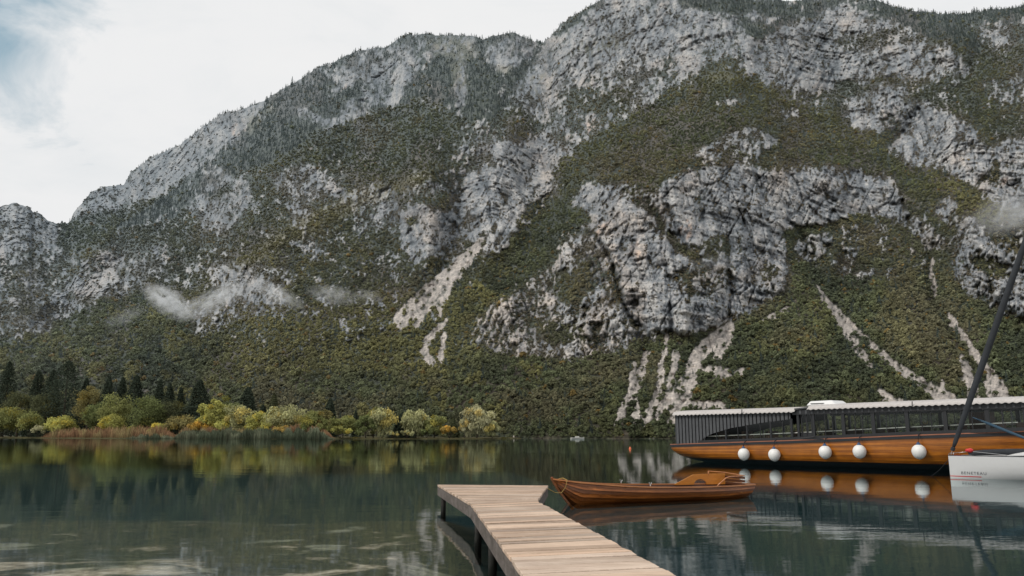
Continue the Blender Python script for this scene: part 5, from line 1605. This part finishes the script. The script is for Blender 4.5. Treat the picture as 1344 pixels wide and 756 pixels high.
# door bay
m = MB()
for x in (8.95, 9.25, 9.55): m.hexa([Vector((x + dx, -(CW - 0.12) + dy, z)) for z in (tD(x) + .02, 3.0) for dx, dy in ((-.03, -.02), (.03, -.02), (.03, .02), (-.03, .02))])
m.box((9.25, -(CW - 0.12), 2.92), (0.9, 0.05, 0.12)); m.box((9.25, -(CW - 0.12), tD(9) + .25), (0.9, 0.04, 0.4))
dr = m.build('door', BLACK, tb)
m = MB(); m.quad((8.85, -(CW - .12), 1.9), (9.65, -(CW - .12), 1.9), (9.65, -(CW - .12), 2.88), (8.85, -(CW - .12), 2.88)); m.build('pane', GLASS, dr)
m = MB(); m.box((9.3, -(CW + 0.12), tD(9.3) + 0.07), (2.2, 0.22, 0.05)); m.tube([(8.3, -(CW + .16), tD(8.3) + .05), (9.0, -(CW + .18), tD(9) + .12), (9.8, -(CW + .16), tD(10) + .16)], 0.03, 7); m.build('boarding_step', BLACK, tb)


def roof(x0, x1, zf, hw, pitch, name):
    m = MB()
    xs_ = np.arange(x0, x1, pitch / 6)
    rows = []
    for yv in np.linspace(-1, 1, 25):
        r = []
        for x in xs_:
            a = abs(yv)
            z = zf(x) + 0.17 * (1 - a ** 2.2) - (0.16 * sstep(0.955, 1.0, np.array(a)) if a > 0.95 else 0)
            r.append(Vector((x, yv * hw + 0.0, float(z) + 0.026 * math.cos(2 * math.pi * x / pitch))))
        rows.append(r)
    m.grid(rows)
    return m.build(name, ROOFM, tb, True, solid=0.012)


rf = roof(0.0, 8.75, lambda x: 3.13 + 0.02 * x / 8, 2.26, 0.31, 'roof')
rf2 = roof(9.5, 20.6, lambda x: roofz(x) + 0.02, 2.30, 0.31, 'roof')
m = MB()
m.hexa([Vector(q) for q in ((8.7, -2.2, 3.12), (9.55, -2.2, 3.2), (9.55, 2.2, 3.2), (8.7, 2.2, 3.12), (8.7, -2.2, 3.2), (9.55, -2.2, 3.27), (9.55, 2.2, 3.27), (8.7, 2.2, 3.2))])
m.build('roof_joint', SLAT, tb)
for x in (5.3, 15.3):
    m = MB(); m.bar((x, -2.3, roofz(x) - 0.16), (x + .02, -2.3, roofz(x) + 0.10), 0.05, 0.03, (1, 0, 0)); m.build('roof_strap', BLACK, tb)
m = MB(); m.hexa([Vector(q) for q in ((8.9, -1.3, 3.36), (10.7, -1.3, 3.38), (10.7, .3, 3.38), (8.9, .3, 3.36), (9.1, -1.15, 3.62), (10.4, -1.15, 3.64), (10.4, .15, 3.64), (9.1, .15, 3.62))])
au_ = m.build('roof_unit', WHITE, tb, bevel=0.06)
m = MB(); m.box((9.6, -1.25, 3.48), (0.8, 0.10, 0.03)); m.build('vent_slot', SLAT, au_)
# saloon inside
m = MB(); m.box((10.2, 0, 1.02), (19.5, 3.7, 0.04)); m.build('saloon_floor', BENCH, tb)
for x in np.arange(1.6, 19.6, 1.75):
    if 8.2 < x < 10.0: continue
    for sgn in (-1, 1):
        m = MB(); z0 = 1.04 + max(0, x - 8) * .035
        m.box((x, sgn * 1.2, z0 + 0.42), (0.42, 1.0, 0.06)); m.box((x - .2, sgn * 1.2, z0 + 0.66), (0.05, 1.0, 0.5)); m.box((x, sgn * 1.2, z0 + 0.2), (0.3, 0.9, 0.38))
        m.build('bench', BENCH, tb)
for sgn in (1, -1):
    m = MB(); gx_ = np.linspace(2.2, 19.8, 20)
    for a, b in zip(gx_[:-1], gx_[1:]): m.bar((a, sgn * 1.82, tD(a) + .46), (b, sgn * 1.82, tD(b) + .46), 0.05, 0.05)
    m.build('hand_rail', CREAM, tb)
m = MB(); m.box((17.3, 0.9, 2.2), (0.9, 0.9, 1.3)); m.build('wheel_console', BENCH, tb)
# small gear on the stern deck
m = MB(); m.box((-0.12, -1.2, tD(0) + 0.09), (0.3, 0.22, 0.14)); m.build('stern_locker', COPPER, tb, bevel=0.02)
m = MB(); m.tube([(-.35, -1.35, tD(0)), (-.35, -1.35, tD(0) + .14)], 0.04, 8); m.tube([(-.47, -1.35, tD(0) + .12), (-.23, -1.35, tD(0) + .12)], 0.03, 8); m.build('bollard', STEEL, tb, True)

tb_mat = Matrix.Translation(tb_o) @ Matrix.Rotation(tb_th, 4, 'Z')
FL = ['white ball fender hanging closest to the tour boat stern', 'white ball fender second from the tour boat stern', 'white ball fender hanging just past the boarding door of the tour boat',
      'white ball fender between the door fender and the one by the sailing boat', 'white ball fender closest to the white sailing boat']
f0 = None
for k, (x, z) in enumerate([(5.43, 0.60), (7.45, 0.60), (10.57, 0.80), (12.49, 0.86), (15.49, 0.90)]):
    hy = abs(tour_pt(x, z, -1).y)
    P = tb_mat @ Vector((x, -(hy + 0.335), z))
    hd = tD(x) - z
    if f0 is None:
        f0 = empty('ball_fender', P, tb_th)
        m = MB(); prof = [(0.02, -0.37)] + [(0.335 * math.sin(a) * (1 - .06 * math.cos(a)), -0.36 * math.cos(a)) for a in np.linspace(0.25, math.pi - 0.32, 18)] + [(0.09, 0.36)]
        m.lathe(prof, 28); m.build('ball', FENDW, f0, True)
        m = MB(); m.lathe([(0.115, 0.325), (0.12, 0.36), (0.085, 0.40), (0.05, 0.46), (0.03, 0.47)], 16); m.build('cap', FABBLUE, f0, True)
        o = f0
    else:
        o = f0.copy(); COL.objects.link(o); o.location = P
        for ch in list(f0.children):
            if ch.name.startswith('rope'): continue
            c = ch.copy(); COL.objects.link(c); c.parent = o
    m = MB(); m.tube([(0, 0, 0.45), (0.0, 0.10, hd + 0.02), (0.0, 0.33, hd + 0.12)], 0.022, 6); m.build('rope', ROPED, o, True)
    tag(o, FL[k], 'fender', 'ball fenders along the tour boat')

# ================================================================== SAILING BOAT
GEL = paint('sailboat_gelcoat', (0.56, 0.56, 0.555), 0.22, 0.5, 0.03, 0.8, 0, 0.05)
DECKG = paint('grey_deck', (0.45, 0.46, 0.46), 0.6, 0.3, 0.06)
CANVAS = paint('charcoal_canvas', (0.038, 0.042, 0.047), 0.85, 0.15, 0.35, 4)
REDP = paint('red_paint', (0.55, 0.03, 0.03), 0.45, 0.4, 0.08)
LETTER = paint('grey_lettering', (0.06, 0.065, 0.075), 0.5, 0.3, 0.05)
sb_o = on_z(1247.5, 626.8, 0.0); sb_th = math.radians(-36.4)
sb = empty('sailing_boat', sb_o, sb_th)
tag(sb, 'white sailing boat with plumb bow and furled grey foresail, moored by the tour boat', 'sailing boat')
SXx = [0, 0.25, 0.6, 1.2, 2.2, 3.5, 5, 7, 9]; SBb = [0.035, 0.13, 0.25, 0.45, 0.75, 1.08, 1.35, 1.5, 1.38]
sB = lambda x: float(np.interp(x, SXx, SBb)); sD = lambda x: 0.875 + 0.0 * x


def sail_y(x, z):
    zb = -0.35
    f = min(max((z - zb) / (0.875 - zb), 0), 1)
    return sB(x) * (1 - (1 - f) ** 3.6)


xs = np.concatenate([np.linspace(0, 1.5, 20), np.linspace(1.7, 9, 24)])
m = MB()
for sgn in (-1, 1):
    m.grid([[Vector((x, sgn * sail_y(x, z), z)) for x in xs] for z in (0.875, 0.84, 0.7, 0.5, 0.3, 0.15, 0.0, -0.15, -0.28, -0.35)])
m.poly([Vector((0, -sail_y(0, z), z)) for z in np.linspace(.875, -.35, 6)] + [Vector((0, sail_y(0, z), z)) for z in np.linspace(-.33, .875, 6)])
m.poly([Vector((9, -sail_y(9, z), z)) for z in np.linspace(.875, -.35, 8)] + [Vector((9, sail_y(9, z), z)) for z in np.linspace(-.33, .875, 8)])
m.build('hull', GEL, sb, True)
m = MB(); m.grid([[Vector((x, sB(x) * f, 0.87 + 0.03 * (1 - f * f))) for x in xs] for f in (-1, -.5, 0, .5, 1)]); m.build('deck', DECKG, sb, True)
for sgn in (-1, 1):
    m = MB()
    for a, b in zip(xs[:-1], xs[1:]): m.bar((a, sgn * (sB(a) - .012), 0.892), (b, sgn * (sB(b) - .012), 0.892), 0.03, 0.03)
    m.build('toe_rail', CANVAS if sgn < 0 else DECKG, sb)
m = MB()
gx_ = np.linspace(0.0, 1.15, 14); m.grid([[Vector((x, -sail_y(x, z) - 0.006, z)) for x in gx_] for z in (0.085, 0.055)]); m.build('boot_stripe', REDP, sb)
# maker's name on the topside
cu = bpy.data.curves.new('name_text', 'FONT'); cu.body = 'BENETEAU'; cu.size = 0.155; cu.space_character = 1.25
tmp = bpy.data.objects.new('name_text', cu); COL.objects.link(tmp)
dg = bpy.context.evaluated_depsgraph_get(); dg.update()
me = bpy.data.meshes.new_from_object(tmp.evaluated_get(dg)); bpy.data.objects.remove(tmp)
wmax = max(v.co.x for v in me.vertices)
for v in me.vertices:
    x = 0.42 + v.co.x / wmax * 0.92; z = 0.155 + v.co.y
    v.co = Vector((x, -sail_y(x, z) - 0.006, z))
me.name = 'lettering'; me.materials.clear(); me.materials.append(LETTER)
o = link('lettering', me, sb)
# furled foresail on its stay, aimed through a surveyed point
cdir = Vector((math.cos(sb_th), math.sin(sb_th), 0))
u_ = (1344 - 672) / FOC; v_ = (378 - 322) / FOC
kk = u_ / (CP - v_ * SP)
s_ = (kk * sb_o.y - sb_o.x) / (cdir.x - kk * cdir.y)
Pm = at(1344, 322, (sb_o + cdir * s_).y)
a0 = Vector((0.10, 0, 0.93)); a1 = Vector((s_, 0, Pm.z)); dv = a1 - a0
m = MB(); m.tube([a0 + dv * f for f in (0.035, 0.06, 0.25, 0.45, 0.7, 1.0, 1.15, 1.38)], [0.055, 0.085, 0.115, 0.128, 0.125, 0.115, 0.10, 0.04], 12); fs_ = m.build('furled_sail', CANVAS, sb, True)
m = MB(); m.tube([a0, a0 + dv * 1.42], 0.012, 6); m.build('forestay', STEEL, fs_)
m = MB(); m.tube([a0 + dv * 0.018, a0 + dv * 0.034], [0.08, 0.08], 14); m.build('furling_drum', CANVAS, fs_)
mx_ = a0 + dv * 1.42
m = MB(); m.tube([(mx_.x + .05, 0, 0.9), (mx_.x + .05, 0, mx_.z + 0.4)], [0.085, 0.07], 12); m.build('mast', STEEL, sb, True)
m = MB(); m.tube([(mx_.x + .1, 0, 2.0), (mx_.x + 3.6, 0, 2.1)], [0.16, 0.12], 12); m.build('boom', CANVAS, sb, True)
m = MB()
m.tube([(0.75, -0.12, 0.98), (0.95, -0.13, 1.0), (1.4, -.16, 1.03), (2.2, -.2, 1.06), (3.0, -.25, 1.08), (3.2, -.26, 1.05)], [0.06, 0.10, 0.115, 0.13, 0.12, 0.05], 10)
m.build('rolled_sail', CANVAS, sb, True)
m = MB()
rows = []
for x, hh, ww in ((2.0, 0.02, 0.25), (2.3, 0.16, 0.45), (2.9, 0.3, 0.6), (4.2, 0.42, 0.8), (5.6, 0.45, 0.85), (5.9, 0.4, 0.85)):
    rows.append([Vector((x, ww * math.sin(a) if abs(math.sin(a)) < 1 else ww, 0.88 + hh * (1 - abs(math.sin(a)) ** 3))) for a in np.linspace(-math.pi / 2, math.pi / 2, 11)])
m.grid(rows); m.poly(rows[-1]); m.build('coachroof', GEL, sb, True)
bm = bmesh.new(); bmesh.ops.create_uvsphere(bm, u_segments=14, v_segments=9, radius=0.12)
for v in bm.verts: v.co = Vector((v.co.x * 1.3, v.co.y, v.co.z * 0.72 * (1 + .15 * math.sin(v.co.x * 40))))
me = bpy.data.meshes.new('red_bag'); bm.to_mesh(me); bm.free(); me.materials.append(REDP); o = link('red_bag', me, sb); o.location = (0.80, -0.17, 1.10)
m = MB(); m.tube([(0.03, 0, 0.91), (0.03, 0, 0.97), (0.5, -.1, 1.02), (0.8, -.15, 1.05)], 0.012, 6); m.tube([(0.1, .03, .9), (0.1, .03, 1.0)], 0.014, 6); m.tube([(0.2, -.04, .9), (0.2, -.04, 1.0)], 0.014, 6); m.build('bow_fitting', STEEL, sb, True)
m = MB(); m.box((0.36, -0.09, 0.905), (0.26, 0.08, 0.02)); m.build('anchor_chock', REDP, sb)
m = MB(); m.tube([(0.9, -.2, 1.06), (2.2, -.55, 0.93), (3.4, -.95, 0.92)], 0.008, 6); m.build('deck_line', DECKG, sb)
# lines on the water and across to the tour boat
p0 = sb_o + Vector((0, 0, 0.72)); p1 = on_z(1221, 626.2, -0.05)
m = MB(); m.tube([p0, p0.lerp(p1, .5) + Vector((0, 0, -.06)), p1, p1 + (p1 - p0) * 0.8], 0.011, 6); o = m.build('mooring_line', ROPED, None, True)
tag(o, 'thin dark mooring line from the sailing boat bow into the water', 'rope')
BLUER = paint('blue_sailcloth', (0.035, 0.07, 0.105), 0.8, 0.2, 0.2)
q0 = at(1277, 548.0, 33.6); q1 = at(1300, 557, 32.6); q2 = at(1326, 567.5, 31.6); q3 = at(1350, 577, 30.6); q4 = at(1385, 588, 29.8)
ml = Matrix.Rotation(-sb_th, 4, 'Z') @ Matrix.Translation(-sb_o)
m = MB(); m.tube([ml @ q for q in (q0, q1, q2, q3, q4)], [0.02, 0.06, 0.055, 0.05, 0.04], 8); m.build('blue_stay_cover', BLUER, sb, True)


# ================================================================== MIST
def mist_mat(name, dens, seed):
    t = NT(name)
    co = t.coord('Object')
    ln = t.n('ShaderNodeVectorMath', {'operation': 'LENGTH'}); t.set(ln, 0, co)
    fall = t.math('SUBTRACT', 1.0, ln.outputs['Value'], clamp=True)
    mp = t.n('ShaderNodeMapping'); t.set(mp, 'Vector', co); mp.inputs['Location'].default_value = (seed * 3.7, seed, 0); mp.inputs['Scale'].default_value = (3.2, 1.4, 1.6)
    nz = t.noise(mp.outputs[0], 1.7, 6, 0.65, 0.8)
    d = t.math('MULTIPLY', t.math('POWER', fall, 1.1), t.math('MULTIPLY', t.ramp(nz, [(0.42, 0.0), (0.72, 1.0)]), dens))
    v = t.n('ShaderNodeVolumePrincipled', None, Color=(0.92, 0.94, 0.96, 1), Density=d)
    v.inputs['Anisotropy'].default_value = 0.1
    return t.out(None, v)


def wisp(a, b, thick, Y, dens, label, seed):
    A, B = at(a[0], a[1], Y), at(b[0], b[1], Y)
    c = (A + B) / 2; d = B - A
    bm = bmesh.new(); bmesh.ops.create_icosphere(bm, subdivisions=3, radius=1)
    me = bpy.data.meshes.new('mist_wisp'); bm.to_mesh(me); bm.free(); me.materials.append(mist_mat('mist', dens, seed))
    o = link('mist_wisp', me, None, c)
    r = thick * Y / FOC
    o.scale = (d.length / 2 * 1.25, r * 1.4, r)
    o.rotation_euler = (0, -math.atan2(d.z, d.x), 0)
    tag(o, label, 'mist', 'wisps of mist on the slope')


wisp((194, 378), (250, 416), 19, 905, 0.33, 'bright slanting wisp of mist over the dark wooded slope', 1)
wisp((236, 416), (325, 374), 17, 890, 0.20, 'wisp of mist drifting across the small grey crag', 2)
wisp((330, 370), (398, 402), 14, 850, 0.15, 'pale wisp of mist beside the small grey crag', 3)
wisp((405, 382), (470, 392), 15, 800, 0.11, 'thin flat wisp of mist above the olive wood', 4)
wisp((465, 385), (502, 391), 10, 780, 0.10, 'tiny thin puff of mist at the end of the flat wisp', 5)
wisp((138, 428), (190, 404), 12, 960, 0.05, 'barely visible haze patch below the bright slanting wisp', 6)
wisp((1275, 290), (1400, 268), 34, 640, 0.08, 'grey mist above the furled sail of the sailing boat', 7)
wisp((895, 352), (965, 340), 12, 600, 0.04, 'faint grey mist patch on the big central cliff', 8)
